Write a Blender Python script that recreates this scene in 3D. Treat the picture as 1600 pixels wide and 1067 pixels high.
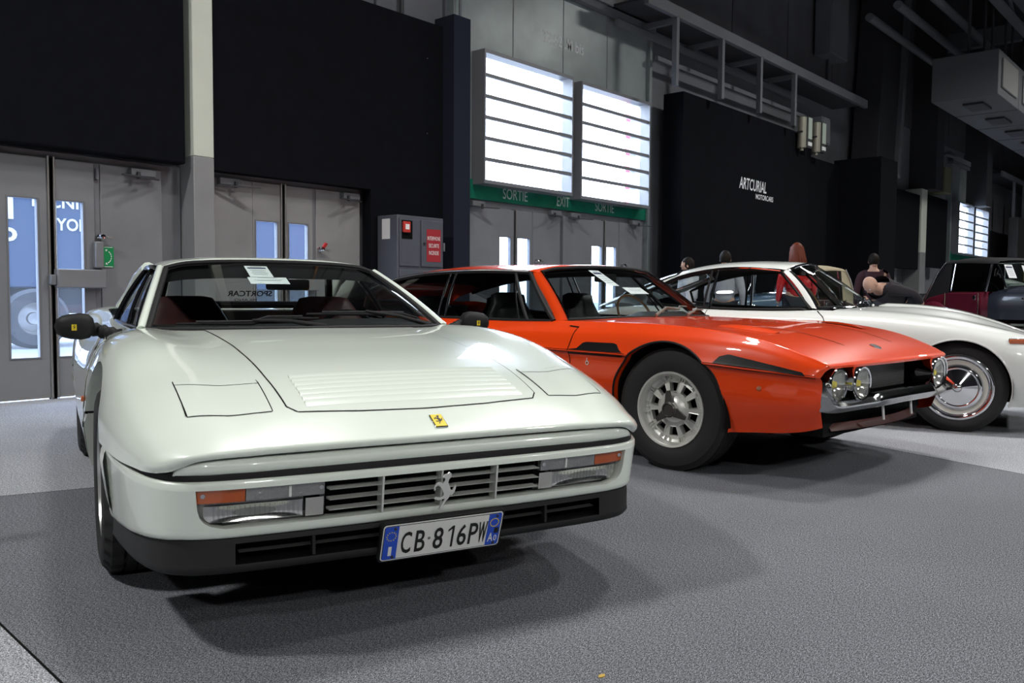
import bpy, bmesh, math, random
import numpy as np
from mathutils import Vector, Matrix
from mathutils.bvhtree import BVHTree
PI = math.pi
R = math.radians
random.seed(7)
for _o in list(bpy.data.objects):
    bpy.data.objects.remove(_o)
sc = bpy.context.scene
C = sc.collection
# ---------------------------------------------------------------- camera, sky, lamps, exposure
cam_d = bpy.data.cameras.new('camera')
cam = bpy.data.objects.new('camera', cam_d)
C.objects.link(cam)
cam_d.lens = 1339.5 / 1600 * 36
cam_d.sensor_width = 36
cam_d.clip_end = 300
cam_d.clip_start = 0.05
cam.matrix_world = Matrix.Translation((0, 0, .946)) @ Matrix.Rotation(R(41.23 - 90), 4, 'Z') @ Matrix.Rotation(R(90 - 3.155), 4, 'X') @ Matrix.Rotation(R(.382), 4, 'Z')
sc.camera = cam
sc.view_settings.view_transform = 'Standard'
sc.view_settings.look = 'None'
sc.view_settings.gamma = 1
sc.view_settings.use_curve_mapping = False
sc.view_settings.exposure = 0.12
sc.cycles.transparent_max_bounces = 24
sc.cycles.max_bounces = 8
sc.cycles.sample_clamp_indirect = 6
wd = bpy.data.worlds.new('sky')
sc.world = wd
wd.use_nodes = True
_bg = wd.node_tree.nodes['Background']
_bg.inputs[0].default_value = (.72, .84, 1, 1)
_bg.inputs[1].default_value = 17.0
LAMPS = [(-3.1, 5.1, 7.5, 470), (-7.9, -6.9, 7.5, 694), (-2.6, -11.2, 7.5, 694), (5.6, -10.1, 7.5, 694), (3.3, 3.6, 7.5, 123), (6.5, 2.3, 7.5, 190), (8.2, -2.7, 7.5, 291), (15.9, 2.7, 7.5, 269), (14.4, -8.5, 7.5, 504), (23.8, 1.1, 7.5, 291), (32.4, 1.1, 7.5, 291)]
for _x, _y, _z, _e in LAMPS:
    _l = bpy.data.lights.new('hall_lamp', 'AREA')
    _l.shape = 'DISK'
    _l.size = .8
    _l.spread = R(155)
    _l.energy = _e
    _l.color = (1, .99, .955)
    _lo = bpy.data.objects.new('hall_lamp', _l)
    _lo.location = (_x, _y, _z)
    C.objects.link(_lo)
for _x, _z, _w, _h in [(2.78, 1.05, .3, 1.4), (3.16, 1.05, .3, 1.4), (9.16, 3.2, 1.85, 1.75), (11.26, 3.2, 1.85, 1.75), (5.16, 1.05, .28, 1.4), (5.53, 1.05, .28, 1.4)]:
    _l = bpy.data.lights.new('daylight_portal', 'AREA')
    _l.shape = 'RECTANGLE'
    _l.size = _w
    _l.size_y = _h
    _l.cycles.is_portal = True
    _lo = bpy.data.objects.new('daylight_portal', _l)
    _lo.location = (_x, 8.25, _z)
    _lo.rotation_euler = (R(-90), 0, 0)
    C.objects.link(_lo)
# ---------------------------------------------------------------- materials
MATS = {}
def mat(name, col=(.8, .8, .8), rough=.5, metal=0, coat=0, emis=0, spec=.5, noise=None, bump=None, coat_rough=.03):
    """noise=(scale, amount, detail): mottling of the base colour; bump=(scale, strength)"""
    if name in MATS:
        return MATS[name]
    m = bpy.data.materials.new(name)
    m.use_nodes = True
    nt = m.node_tree
    b = nt.nodes['Principled BSDF']
    c4 = (*col, 1)
    b.inputs['Base Color'].default_value = c4
    b.inputs['Roughness'].default_value = rough
    b.inputs['Metallic'].default_value = metal
    b.inputs['Specular IOR Level'].default_value = spec
    b.inputs['Coat Weight'].default_value = coat
    b.inputs['Coat Roughness'].default_value = coat_rough
    if emis:
        b.inputs['Emission Color'].default_value = c4
        b.inputs['Emission Strength'].default_value = emis
    if noise or bump:
        tc = nt.nodes.new('ShaderNodeTexCoord')
    if noise:
        n = nt.nodes.new('ShaderNodeTexNoise')
        n.inputs['Scale'].default_value = noise[0]
        n.inputs['Detail'].default_value = noise[2] if len(noise) > 2 else 4
        nt.links.new(tc.outputs['Object'], n.inputs['Vector'])
        r = nt.nodes.new('ShaderNodeMapRange')
        r.inputs['From Min'].default_value = .25
        r.inputs['From Max'].default_value = .75
        r.inputs['To Min'].default_value = 1 - noise[1]
        r.inputs['To Max'].default_value = 1 + noise[1]
        nt.links.new(n.outputs['Fac'], r.inputs['Value'])
        mx = nt.nodes.new('ShaderNodeVectorMath')
        mx.operation = 'SCALE'
        mx.inputs[0].default_value = col
        nt.links.new(r.outputs[0], mx.inputs['Scale'])
        nt.links.new(mx.outputs[0], b.inputs['Base Color'])
    if bump:
        n2 = nt.nodes.new('ShaderNodeTexNoise')
        n2.inputs['Scale'].default_value = bump[0]
        n2.inputs['Detail'].default_value = 3
        nt.links.new(tc.outputs['Object'], n2.inputs['Vector'])
        bp = nt.nodes.new('ShaderNodeBump')
        bp.inputs['Strength'].default_value = bump[1]
        bp.inputs['Distance'].default_value = bump[2] if len(bump) > 2 else .005
        nt.links.new(n2.outputs['Fac'], bp.inputs['Height'])
        nt.links.new(bp.outputs[0], b.inputs['Normal'])
    MATS[name] = m
    return m
def glass(name, tint=(1, 1, 1), rough=.02, ior=1.45, milky=0, boost=1.0):
    """thin sheet: fresnel mix of a tinted see-through and a mirror; milky adds a diffuse veil (dirty or frosted pane)"""
    if name in MATS:
        return MATS[name]
    m = bpy.data.materials.new(name)
    m.use_nodes = True
    nt = m.node_tree
    nt.nodes.clear()
    o = nt.nodes.new('ShaderNodeOutputMaterial')
    t = nt.nodes.new('ShaderNodeBsdfTransparent')
    t.inputs[0].default_value = (*tint, 1)
    g = nt.nodes.new('ShaderNodeBsdfGlossy')
    g.inputs['Roughness'].default_value = rough
    f = nt.nodes.new('ShaderNodeFresnel')
    f.inputs[0].default_value = ior
    mx = nt.nodes.new('ShaderNodeMixShader')
    geo = nt.nodes.new('ShaderNodeNewGeometry')
    # same fresnel from both faces of the sheet
    fm = nt.nodes.new('ShaderNodeMix')
    fm.data_type = 'FLOAT'
    fm.inputs[2].default_value = ior
    fm.inputs[3].default_value = 1 / ior
    nt.links.new(geo.outputs['Backfacing'], fm.inputs[0])
    nt.links.new(fm.outputs[0], f.inputs[0])
    src = t.outputs[0]
    if milky:
        d = nt.nodes.new('ShaderNodeBsdfTranslucent')
        d.inputs[0].default_value = (.9, .93, .97, 1)
        m2 = nt.nodes.new('ShaderNodeMixShader')
        m2.inputs[0].default_value = milky
        nt.links.new(src, m2.inputs[1])
        nt.links.new(d.outputs[0], m2.inputs[2])
        src = m2.outputs[0]
    fac = f.outputs[0]
    if boost != 1:
        mu = nt.nodes.new('ShaderNodeMath')
        mu.operation = 'MULTIPLY'
        mu.use_clamp = True
        mu.inputs[1].default_value = boost
        nt.links.new(fac, mu.inputs[0])
        fac = mu.outputs[0]
    nt.links.new(fac, mx.inputs[0])
    nt.links.new(src, mx.inputs[1])
    nt.links.new(g.outputs[0], mx.inputs[2])
    nt.links.new(mx.outputs[0], o.inputs[0])
    MATS[name] = m
    return m
# ---------------------------------------------------------------- objects
def thing(name, label, cat, loc=(0, 0, 0), rotz=0, group=None, kind=None):
    o = bpy.data.objects.new(name, None)
    C.objects.link(o)
    o.empty_display_size = .1
    o.location = loc
    o.rotation_euler = (0, 0, rotz)
    return tag(o, label, cat, group, kind)
def tag(o, label=None, cat=None, group=None, kind=None):
    if label: o['label'] = label
    if cat: o['category'] = cat
    if group: o['group'] = group
    if kind: o['kind'] = kind
    return o
def mesh_obj(name, v, f, m, parent=None, smooth=40, bev=0, seg=2, solid=0, label=None):
    me = bpy.data.meshes.new(name)
    me.from_pydata([tuple(map(float, p)) for p in v], [], [tuple(map(int, q)) for q in f])
    me.validate()
    if m: me.materials.append(m)
    if smooth:
        me.shade_smooth()
        if smooth < 180: me.set_sharp_from_angle(angle=R(smooth))
    o = bpy.data.objects.new(name, me)
    C.objects.link(o)
    o.parent = parent
    if solid:
        s = o.modifiers.new('solid', 'SOLIDIFY')
        s.thickness = solid
        s.offset = -1
    if bev:
        b = o.modifiers.new('bevel', 'BEVEL')
        b.width = bev
        b.segments = seg
        b.limit_method = 'ANGLE'
        b.angle_limit = R(35)
        b.harden_normals = False
    if label: o['label'] = label
    return o
class G:
    """collects shapes for one mesh"""
    def __init__(s): s.v = []; s.f = []
    def add(s, v, f):
        n = len(s.v)
        s.v += [tuple(p) for p in v]
        s.f += [tuple(i + n for i in q) for q in f]
        return s
    def box(s, x0, x1, y0, y1, z0, z1):
        v = [(x, y, z) for z in (z0, z1) for y in (y0, y1) for x in (x0, x1)]
        return s.add(v, [(0, 2, 3, 1), (4, 5, 7, 6), (0, 1, 5, 4), (2, 6, 7, 3), (0, 4, 6, 2), (1, 3, 7, 5)])
    def obox(s, c, a, b, d):
        """box from centre and three half-axis vectors"""
        c, a, b, d = map(Vector, (c, a, b, d))
        v = [c + i * a + j * b + k * d for k in (-1, 1) for j in (-1, 1) for i in (-1, 1)]
        return s.add(v, [(0, 2, 3, 1), (4, 5, 7, 6), (0, 1, 5, 4), (2, 6, 7, 3), (0, 4, 6, 2), (1, 3, 7, 5)])
    def bar(s, p, q, w, h, up=(0, 0, 1)):
        p, q = Vector(p), Vector(q)
        d = (q - p) / 2
        a = d.cross(Vector(up))
        if a.length < 1e-6: a = Vector((1, 0, 0))
        a = a.normalized()
        b = a.cross(d).normalized()
        return s.obox((p + q) / 2, d, a * w / 2, b * h / 2)
    def cyl(s, p, q, r, r2=None, n=16, cap=True):
        p, q = Vector(p), Vector(q)
        if r2 is None: r2 = r
        d = (q - p).normalized()
        a = d.orthogonal().normalized()
        b = d.cross(a)
        v = []
        for c, rr in ((p, r), (q, r2)):
            v += [c + (a * math.cos(2 * PI * i / n) + b * math.sin(2 * PI * i / n)) * rr for i in range(n)]
        f = [(i, (i + 1) % n, n + (i + 1) % n, n + i) for i in range(n)]
        if cap: f += [tuple(range(n - 1, -1, -1)), tuple(range(n, 2 * n))]
        return s.add(v, f)
    def tube(s, pts, r, n=8, closed=False):
        pts = [Vector(p) for p in pts]
        m = len(pts)
        v = []
        up = None
        for i, p in enumerate(pts):
            a = pts[(i + 1) % m] if (closed or i < m - 1) else p
            b = pts[i - 1] if (closed or i > 0) else p
            d = (a - b).normalized()
            if up is None: up = d.orthogonal().normalized()
            up = (up - d * up.dot(d))
            up = up.normalized() if up.length > 1e-6 else d.orthogonal().normalized()
            w = d.cross(up)
            rr = r[i] if isinstance(r, (list, tuple)) else r
            v += [p + (up * math.cos(2 * PI * k / n) + w * math.sin(2 * PI * k / n)) * rr for k in range(n)]
        f = []
        for i in range(m if closed else m - 1):
            j = (i + 1) % m
            f += [(i * n + k, i * n + (k + 1) % n, j * n + (k + 1) % n, j * n + k) for k in range(n)]
        if not closed: f += [tuple(range(n - 1, -1, -1)), tuple(range((m - 1) * n, m * n))]
        return s.add(v, f)
    def lathe(s, prof, o=(0, 0, 0), ax=(0, 1, 0), n=48, a0=0, a1=2 * PI):
        """prof: (radius, height along axis)"""
        o, ax = Vector(o), Vector(ax).normalized()
        a = Vector((0, 0, 1)) if abs(ax.z) < .9 else Vector((1, 0, 0))
        a = (a - ax * a.dot(ax)).normalized()
        b = ax.cross(a)
        full = abs(a1 - a0 - 2 * PI) < 1e-6
        k = n if full else n + 1
        v = [o + ax * h + (a * math.cos(a0 + (a1 - a0) * i / n) + b * math.sin(a0 + (a1 - a0) * i / n)) * r for r, h in prof for i in range(k)]
        f = []
        for j in range(len(prof) - 1):
            for i in range(n):
                i2 = (i + 1) % k if full else i + 1
                f.append((j * k + i, j * k + i2, (j + 1) * k + i2, (j + 1) * k + i))
        return s.add(v, f)
    def prism(s, poly, o, a, b, d):
        """poly (p,q) -> o + p*a + q*b, extruded by the vector d"""
        o, a, b, d = map(Vector, (o, a, b, d))
        n = len(poly)
        v = [o + a * p + b * q for p, q in poly]
        v += [x + d for x in v]
        f = [tuple(range(n - 1, -1, -1)), tuple(range(n, 2 * n))] + [(i, (i + 1) % n, n + (i + 1) % n, n + i) for i in range(n)]
        return s.add(v, f)
    def grid(s, P):
        P = np.asarray(P)
        nu, nv = P.shape[:2]
        return s.add(P.reshape(-1, 3), [(i * nv + j, (i + 1) * nv + j, (i + 1) * nv + j + 1, i * nv + j + 1) for i in range(nu - 1) for j in range(nv - 1)])
    def slab(s, x0, x1, z0, z1, y0, y1, holes=()):
        """upright slab in the XZ plane with rectangular holes (hx0,hx1,hz0,hz1)"""
        xs = sorted({x0, x1, *[min(max(h[i], x0), x1) for h in holes for i in (0, 1)]})
        zs = sorted({z0, z1, *[min(max(h[i], z0), z1) for h in holes for i in (2, 3)]})
        def solid(i, j):
            if not (0 <= i < len(xs) - 1 and 0 <= j < len(zs) - 1): return False
            cx, cz = (xs[i] + xs[i + 1]) / 2, (zs[j] + zs[j + 1]) / 2
            return not any(h[0] < cx < h[1] and h[2] < cz < h[3] for h in holes)
        for i in range(len(xs) - 1):
            for j in range(len(zs) - 1):
                if not solid(i, j): continue
                a, b, c, d = xs[i], xs[i + 1], zs[j], zs[j + 1]
                v = [(a, y0, c), (b, y0, c), (b, y0, d), (a, y0, d), (a, y1, c), (b, y1, c), (b, y1, d), (a, y1, d)]
                f = [(0, 1, 2, 3), (7, 6, 5, 4)]
                if not solid(i - 1, j): f.append((0, 3, 7, 4))
                if not solid(i + 1, j): f.append((1, 5, 6, 2))
                if not solid(i, j - 1): f.append((0, 4, 5, 1))
                if not solid(i, j + 1): f.append((3, 2, 6, 7))
                s.add(v, f)
        return s
    def sphere(s, c, r, nu=16, nv=10, sc3=(1, 1, 1)):
        v = []
        f = []
        for i in range(nv + 1):
            t = PI * i / nv
            for j in range(nu):
                p = 2 * PI * j / nu
                v.append((c[0] + r * sc3[0] * math.sin(t) * math.cos(p), c[1] + r * sc3[1] * math.sin(t) * math.sin(p), c[2] + r * sc3[2] * math.cos(t)))
        for i in range(nv):
            for j in range(nu):
                f.append((i * nu + j, (i + 1) * nu + j, (i + 1) * nu + (j + 1) % nu, i * nu + (j + 1) % nu))
        return s.add(v, f)
    def mir(s):
        """add the mirror image in y"""
        n = len(s.v)
        s.v += [(p[0], -p[1], p[2]) for p in s.v]
        s.f += [tuple(i + n for i in reversed(q)) for q in s.f]
        return s
    def obj(s, name, m, parent=None, **k):
        return mesh_obj(name, s.v, s.f, m, parent, **k)
_TXT = {}
def text_geo(body, size=1, bold=0, shear=0):
    """outline lettering as flat triangles, centred"""
    key = (body, size, bold, shear)
    if key in _TXT: return _TXT[key]
    cu = bpy.data.curves.new('t', 'FONT')
    cu.body = body
    cu.size = size
    cu.align_x = 'CENTER'
    cu.align_y = 'CENTER'
    cu.offset = bold
    cu.shear = shear
    cu.resolution_u = 3
    o = bpy.data.objects.new('t', cu)
    C.objects.link(o)
    dg = bpy.context.evaluated_depsgraph_get()
    me = bpy.data.meshes.new_from_object(o.evaluated_get(dg))
    v = np.array([p.co[:2] for p in me.vertices]) if len(me.vertices) else np.zeros((0, 2))
    f = [tuple(p.vertices) for p in me.polygons]
    bpy.data.objects.remove(o)
    bpy.data.curves.remove(cu)
    bpy.data.meshes.remove(me)
    _TXT[key] = (v, f)
    return v, f
def lettering(name, body, o, right, up, w, h, m, parent=None, bold=0, shear=0, **k):
    """writing fitted into a w x h box around o"""
    v, f = text_geo(body, 1, bold, shear)
    mn, mx = v.min(0), v.max(0)
    c = (mn + mx) / 2
    s = np.array([w, h]) / (mx - mn)
    o, right, up = Vector(o), Vector(right), Vector(up)
    V = [o + right * ((p[0] - c[0]) * s[0]) + up * ((p[1] - c[1]) * s[1]) for p in v]
    return mesh_obj(name, V, f, m, parent, smooth=0, **k)
# ---------------------------------------------------------------- surfaces
def _pchip(x, y, q):
    x = np.asarray(x, float); y = np.asarray(y, float); q = np.asarray(q, float)
    h = np.diff(x); sh = (slice(None),) + (None,) * (y.ndim - 1)
    d = np.diff(y, axis=0) / h[sh]
    m = np.zeros_like(y)
    if len(x) > 2:
        w1 = (2 * h[1:] + h[:-1])[sh]; w2 = (h[1:] + 2 * h[:-1])[sh]
        with np.errstate(divide='ignore', invalid='ignore'):
            hm = (w1 + w2) / (w1 / d[:-1] + w2 / d[1:])
        m[1:-1] = np.where(d[:-1] * d[1:] > 0, hm, 0)
        m[0], m[-1] = d[0], d[-1]
        # 3-point end slopes
        for e, a, b, ha, hb in ((0, d[0], d[1], h[0], h[1]), (-1, d[-1], d[-2], h[-1], h[-2])):
            t = ((2 * ha + hb) * a - ha * b) / (ha + hb)
            t = np.where(t * a <= 0, 0, t)
            m[e] = np.where((a * b <= 0) & (np.abs(t) > 3 * np.abs(a)), 3 * a, t)
    else:
        m[:] = d[0]
    i = np.clip(np.searchsorted(x, q) - 1, 0, len(x) - 2)
    t = ((q - x[i]) / h[i])[sh]; H = h[i][sh]
    return (2 * t**3 - 3 * t**2 + 1) * y[i] + (t**3 - 2 * t**2 + t) * H * m[i] + (-2 * t**3 + 3 * t**2) * y[i + 1] + (t**3 - t**2) * H * m[i + 1]
def _catmull(x, y, q):
    x = np.asarray(x, float); y = np.asarray(y, float); q = np.asarray(q, float)
    h = np.diff(x); sh = (slice(None),) + (None,) * (y.ndim - 1)
    d = np.diff(y, axis=0) / h[sh]
    m = np.zeros_like(y)
    m[0], m[-1] = d[0], d[-1]
    if len(x) > 2:
        a = h[:-1][sh]; b = h[1:][sh]
        m[1:-1] = (d[:-1] * b + d[1:] * a) / (a + b)
    i = np.clip(np.searchsorted(x, q) - 1, 0, len(x) - 2)
    t = ((q - x[i]) / h[i])[sh]; H = h[i][sh]
    return (2 * t**3 - 3 * t**2 + 1) * y[i] + (t**3 - 2 * t**2 + t) * H * m[i] + (-2 * t**3 + 3 * t**2) * y[i + 1] + (t**3 - t**2) * H * m[i + 1]
def knots(c, axis):
    d = np.linalg.norm(np.diff(c, axis=axis), axis=2).mean(axis=1 - axis)
    return np.concatenate([[0], np.cumsum(np.maximum(d, 1e-4))])
def dens(k, step, lo=2):
    """dense parameters along knots k plus the dense index of every knot"""
    out = [0.0]; idx = [0]
    for a, b in zip(k[:-1], k[1:]):
        n = max(lo, int(round((b - a) / step)))
        out += list(a + (b - a) * np.arange(1, n + 1) / n)
        idx.append(len(out) - 1)
    return np.array(out), idx
def loft(ctrl, su=.03, sv=.03, smooth=0, fu=_catmull, fv=_catmull):
    """ctrl[i][j] -> dense point grid; also the dense row and column of every control row and column"""
    c = np.array(ctrl, float)
    ku, kv = knots(c, 0), knots(c, 1)
    qu, iu = dens(ku, su)
    qv, iv = dens(kv, sv)
    P = fu(ku, c, qu)
    P = fv(kv, P.transpose(1, 0, 2), qv).transpose(1, 0, 2)
    for _ in range(smooth):
        Q = P.copy()
        Q[1:-1] = .5 * P[1:-1] + .25 * (P[:-2] + P[2:])
        P = Q.copy()
        P[:, 1:-1] = .5 * Q[:, 1:-1] + .25 * (Q[:, :-2] + Q[:, 2:])
        if abs(c[:, 0, 1]).max() < 1e-6:  # keep the centre line flat across
            P[:, 0] = .5 * Q[:, 0] + .5 * Q[:, 1] * np.array([1, 0, 1])
            P[:, 0, 1] = 0
    return P, iu, iv
def shell(P, drop=None, arches=(), lip=.045):
    """grid -> verts, faces with rows/cols in drop(i,j) left out and wheel arches cut (x, z, r); rims folded inwards"""
    P0 = P
    tree = None
    P = P.copy()
    nu, nv = P.shape[:2]
    ins = np.zeros((nu, nv), bool)
    for ax, az, r in arches:
        dx, dz = P[..., 0] - ax, P[..., 2] - az
        d = np.hypot(dx, dz)
        ins |= (d < r) & (np.abs(P[..., 1]) > .45)
    keep = []
    for i in range(nu - 1):
        for j in range(nv - 1):
            if drop and drop(i, j): continue
            if ins[i, j] and ins[i + 1, j] and ins[i, j + 1] and ins[i + 1, j + 1]: continue
            keep.append((i * nv + j, (i + 1) * nv + j, (i + 1) * nv + j + 1, i * nv + j + 1))
    on = np.zeros((nu, nv), bool)
    for ax, az, r in arches:
        dx, dz = P[..., 0] - ax, P[..., 2] - az
        d = np.hypot(dx, dz)
        m = (d < r) & (np.abs(P[..., 1]) > .45)
        k = np.where(m, r / np.maximum(d, 1e-6), 1)
        P[..., 0] = ax + dx * k
        P[..., 2] = az + dz * k
        on |= m
        if tree is None and m.any():
            Q = P0.reshape(-1, 3)
            tree = BVHTree.FromPolygons([Vector(p) for p in Q], [(i * nv + j, (i + 1) * nv + j, (i + 1) * nv + j + 1, i * nv + j + 1) for i in range(nu - 1) for j in range(nv - 1)])
        for i, j in zip(*np.nonzero(m)):  # keep the rim on the surface
            s_ = math.copysign(1, P[i, j, 1])
            h = tree.ray_cast(Vector((P[i, j, 0], 3 * s_, P[i, j, 2])), Vector((0, -s_, 0)))[0]
            if h is not None and abs(h.y - P[i, j, 1]) < .06: P[i, j, 1] = h.y
    V = [tuple(p) for p in P.reshape(-1, 3)]
    onf = on.reshape(-1)
    cnt = {}
    for q in keep:
        for a, b in zip(q, q[1:] + q[:1]):
            cnt.setdefault((min(a, b), max(a, b)), []).append((a, b))
    new = {}
    def inner(i):
        if i not in new:
            x, y, z = V[i]
            new[i] = len(V)
            V.append((x, y - math.copysign(lip, y), z))
        return new[i]
    lipf = []
    for k, e in cnt.items():
        if len(e) == 1 and onf[k[0]] and onf[k[1]]:
            a, b = e[0]
            lipf.append((b, a, inner(a), inner(b)))
    F = keep + lipf
    used = sorted({i for q in F for i in q})
    mp = {a: b for b, a in enumerate(used)}
    return [V[i] for i in used], [tuple(mp[i] for i in q) for q in F]
def mirror(v, f, flip=False):
    """both halves of a half shell given on +y, welded on the centre line"""
    n = len(v)
    V = list(v)
    mp = []
    for p in v:
        if abs(p[1]) < 1e-5: mp.append(mp.__len__())
        else:
            mp.append(len(V))
            V.append((p[0], -p[1], p[2]))
    F = list(f) + [tuple(mp[i] for i in reversed(q)) for q in f]
    if flip: F = [tuple(reversed(q)) for q in F]
    return V, F
def bvh(v, f):
    return BVHTree.FromPolygons([Vector(p) for p in v], [list(q) for q in f])
def polyline(pts, n, closed=False):
    """n points evenly spaced on a polyline"""
    p = np.array(pts, float)
    if closed: p = np.vstack([p, p[:1]])
    s = np.concatenate([[0], np.cumsum(np.linalg.norm(np.diff(p, axis=0), axis=1))])
    q = np.linspace(0, s[-1], n)
    return np.stack([np.interp(q, s, p[:, k]) for k in range(p.shape[1])], 1)
def spline(pts, n):
    p = np.array(pts, float)
    s = np.concatenate([[0], np.cumsum(np.linalg.norm(np.diff(p, axis=0), axis=1))])
    return _catmull(s, p, np.linspace(0, s[-1], n))
def coons(b, t, l, r, nu, nv):
    """2-D patch from bottom, top (nu points) and left, right (nv points) polylines"""
    b, t, l, r = polyline(b, nu), polyline(t, nu), polyline(l, nv), polyline(r, nv)
    u = np.linspace(0, 1, nu)[:, None, None]
    v = np.linspace(0, 1, nv)[None, :, None]
    return (1 - v) * b[:, None] + v * t[:, None] + (1 - u) * l[None] + u * r[None] - ((1 - u) * (1 - v) * b[0] + u * (1 - v) * b[-1] + (1 - u) * v * t[0] + u * v * t[-1])
def drape(tree, P2, frame, off, smooth=2):
    """lay a 2-D grid on a surface: frame (origin, a, b, ray direction)"""
    o, a, b, d = map(Vector, frame)
    nu, nv = P2.shape[:2]
    out = np.zeros((nu, nv, 3))
    for i in range(nu):
        for j in range(nv):
            s = o + a * float(P2[i, j, 0]) + b * float(P2[i, j, 1])
            h, n, _, _ = tree.ray_cast(s, d)
            if h is None:
                h, n, _, _ = tree.find_nearest(s + d * 1.0)
            if n.dot(d) > 0: n = -n
            out[i, j] = h + n * off
    for _ in range(smooth):
        Q = out.copy()
        Q[1:-1, 1:-1] = .5 * out[1:-1, 1:-1] + .125 * (out[:-2, 1:-1] + out[2:, 1:-1] + out[1:-1, :-2] + out[1:-1, 2:])
        out = Q
    return out
def patch_obj(name, P, m, parent, skirt=.004, d=(0, 0, -1), flip=False, **k):
    """panel from a draped grid, its rim folded down by skirt along d"""
    nu, nv = P.shape[:2]
    g = G().grid(P)
    rim = [(i, 0) for i in range(nu)] + [(nu - 1, j) for j in range(1, nv)] + [(i, nv - 1) for i in range(nu - 2, -1, -1)] + [(0, j) for j in range(nv - 2, 0, -1)]
    n0 = len(g.v)
    d = np.array(d, float) * skirt
    for i, j in rim: g.v.append(tuple(P[i, j] + d))
    m_ = len(rim)
    for k_, (i, j) in enumerate(rim):
        i2, j2 = rim[(k_ + 1) % m_]
        g.f.append((i * nv + j, n0 + k_, n0 + (k_ + 1) % m_, i2 * nv + j2))
    if flip: g.f = [tuple(reversed(q)) for q in g.f]
    return g.obj(name, m, parent, smooth=k.pop('smooth', 45), **k)
def ribbon(tree, pts2, frame, w, off, m, name, parent, n=None, **k):
    """narrow band following pts2 on the surface"""
    p = np.array(pts2, float)
    if n: p = polyline(p, n)
    t = np.gradient(p, axis=0)
    t /= np.linalg.norm(t, axis=1)[:, None] + 1e-9
    nr = np.stack([-t[:, 1], t[:, 0]], 1)
    ww = np.asarray(w if np.ndim(w) else [w] * len(p))[:, None] / 2
    P2 = np.stack([p - nr * ww, p + nr * ww], 1)
    return G().grid(drape(tree, P2, frame, off, 0)).obj(name, m, parent, **k)
# ================================================================= THE HALL
M_wall = mat('wall_paint', (.16, .165, .185), .7, noise=(1.3, .15))
M_walld = mat('wall_panel_paint', (.10, .10, .115), .7, noise=(1.5, .2))
M_door = mat('door_paint', (.20, .205, .22), .38, noise=(2.2, .12), bump=(5, .25, .01))
M_doord = mat('door_frame_paint', (.16, .165, .18), .4, noise=(3, .1))
M_black = mat('black_cloth', (.0055, .006, .0085), .95, spec=.08, noise=(8, .15))
M_gap = mat('black_gap', (.004, .004, .004), .9, spec=.1)
M_steel = mat('dull_steel', (.45, .44, .42), .35, 1)
M_chrome = mat('chrome', (.78, .78, .8), .06, 1)
M_white = mat('white_paint', (.78, .78, .76), .5)
M_wtext = mat('white_lettering', (.85, .87, .86), .5)
M_green = mat('green_paint', (.0, .16, .09), .45, noise=(4, .25))
M_gate = mat('gate_metal', (.27, .31, .31), .36, .3, noise=(1.2, .3), bump=(2.5, .25, .02))
M_beam = mat('beam_paint', (.13, .14, .155), .55, noise=(2, .1))
M_dark = mat('dark_steel', (.035, .036, .042), .6)
M_pane = glass('door_pane', (.86, .91, 1), milky=.015)
M_pane2 = glass('gate_pane', (.97, .98, 1), milky=.10)

def carpet(name, col):
    if name in MATS: return MATS[name]
    m = mat(name, col, .95, spec=.1, bump=(500, .25, .001))
    nt = m.node_tree
    b = nt.nodes['Principled BSDF']
    tc = nt.nodes.new('ShaderNodeTexCoord')
    tot = None
    for s, a, d, st in ((260, .80, 1, (1, 1.5, 1)), (85, .38, 2, (1, 2.6, 1)), (1.1, .05, 3, (1, 1, 1))):
        mp = nt.nodes.new('ShaderNodeMapping')
        mp.inputs['Scale'].default_value = st
        mp.inputs['Rotation'].default_value = (0, 0, .8)
        nt.links.new(tc.outputs['Object'], mp.inputs[0])
        n = nt.nodes.new('ShaderNodeTexNoise')
        n.inputs['Scale'].default_value = s
        n.inputs['Detail'].default_value = d
        nt.links.new(mp.outputs[0], n.inputs['Vector'])
        r = nt.nodes.new('ShaderNodeMapRange')
        r.inputs['From Min'].default_value = .38
        r.inputs['From Max'].default_value = .62
        r.inputs['To Min'].default_value = 1 - a
        r.inputs['To Max'].default_value = 1 + a
        nt.links.new(n.outputs['Fac'], r.inputs[0])
        if tot is None: tot = r.outputs[0]
        else:
            mu = nt.nodes.new('ShaderNodeMath')
            mu.operation = 'MULTIPLY'
            nt.links.new(tot, mu.inputs[0])
            nt.links.new(r.outputs[0], mu.inputs[1])
            tot = mu.outputs[0]
    vm = nt.nodes.new('ShaderNodeVectorMath')
    vm.operation = 'SCALE'
    vm.inputs[0].default_value = col
    nt.links.new(tot, vm.inputs['Scale'])
    nt.links.new(vm.outputs[0], b.inputs['Base Color'])
    return m
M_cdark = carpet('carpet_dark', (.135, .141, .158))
M_clight = carpet('carpet_light', (.29, .30, .325))

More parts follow.
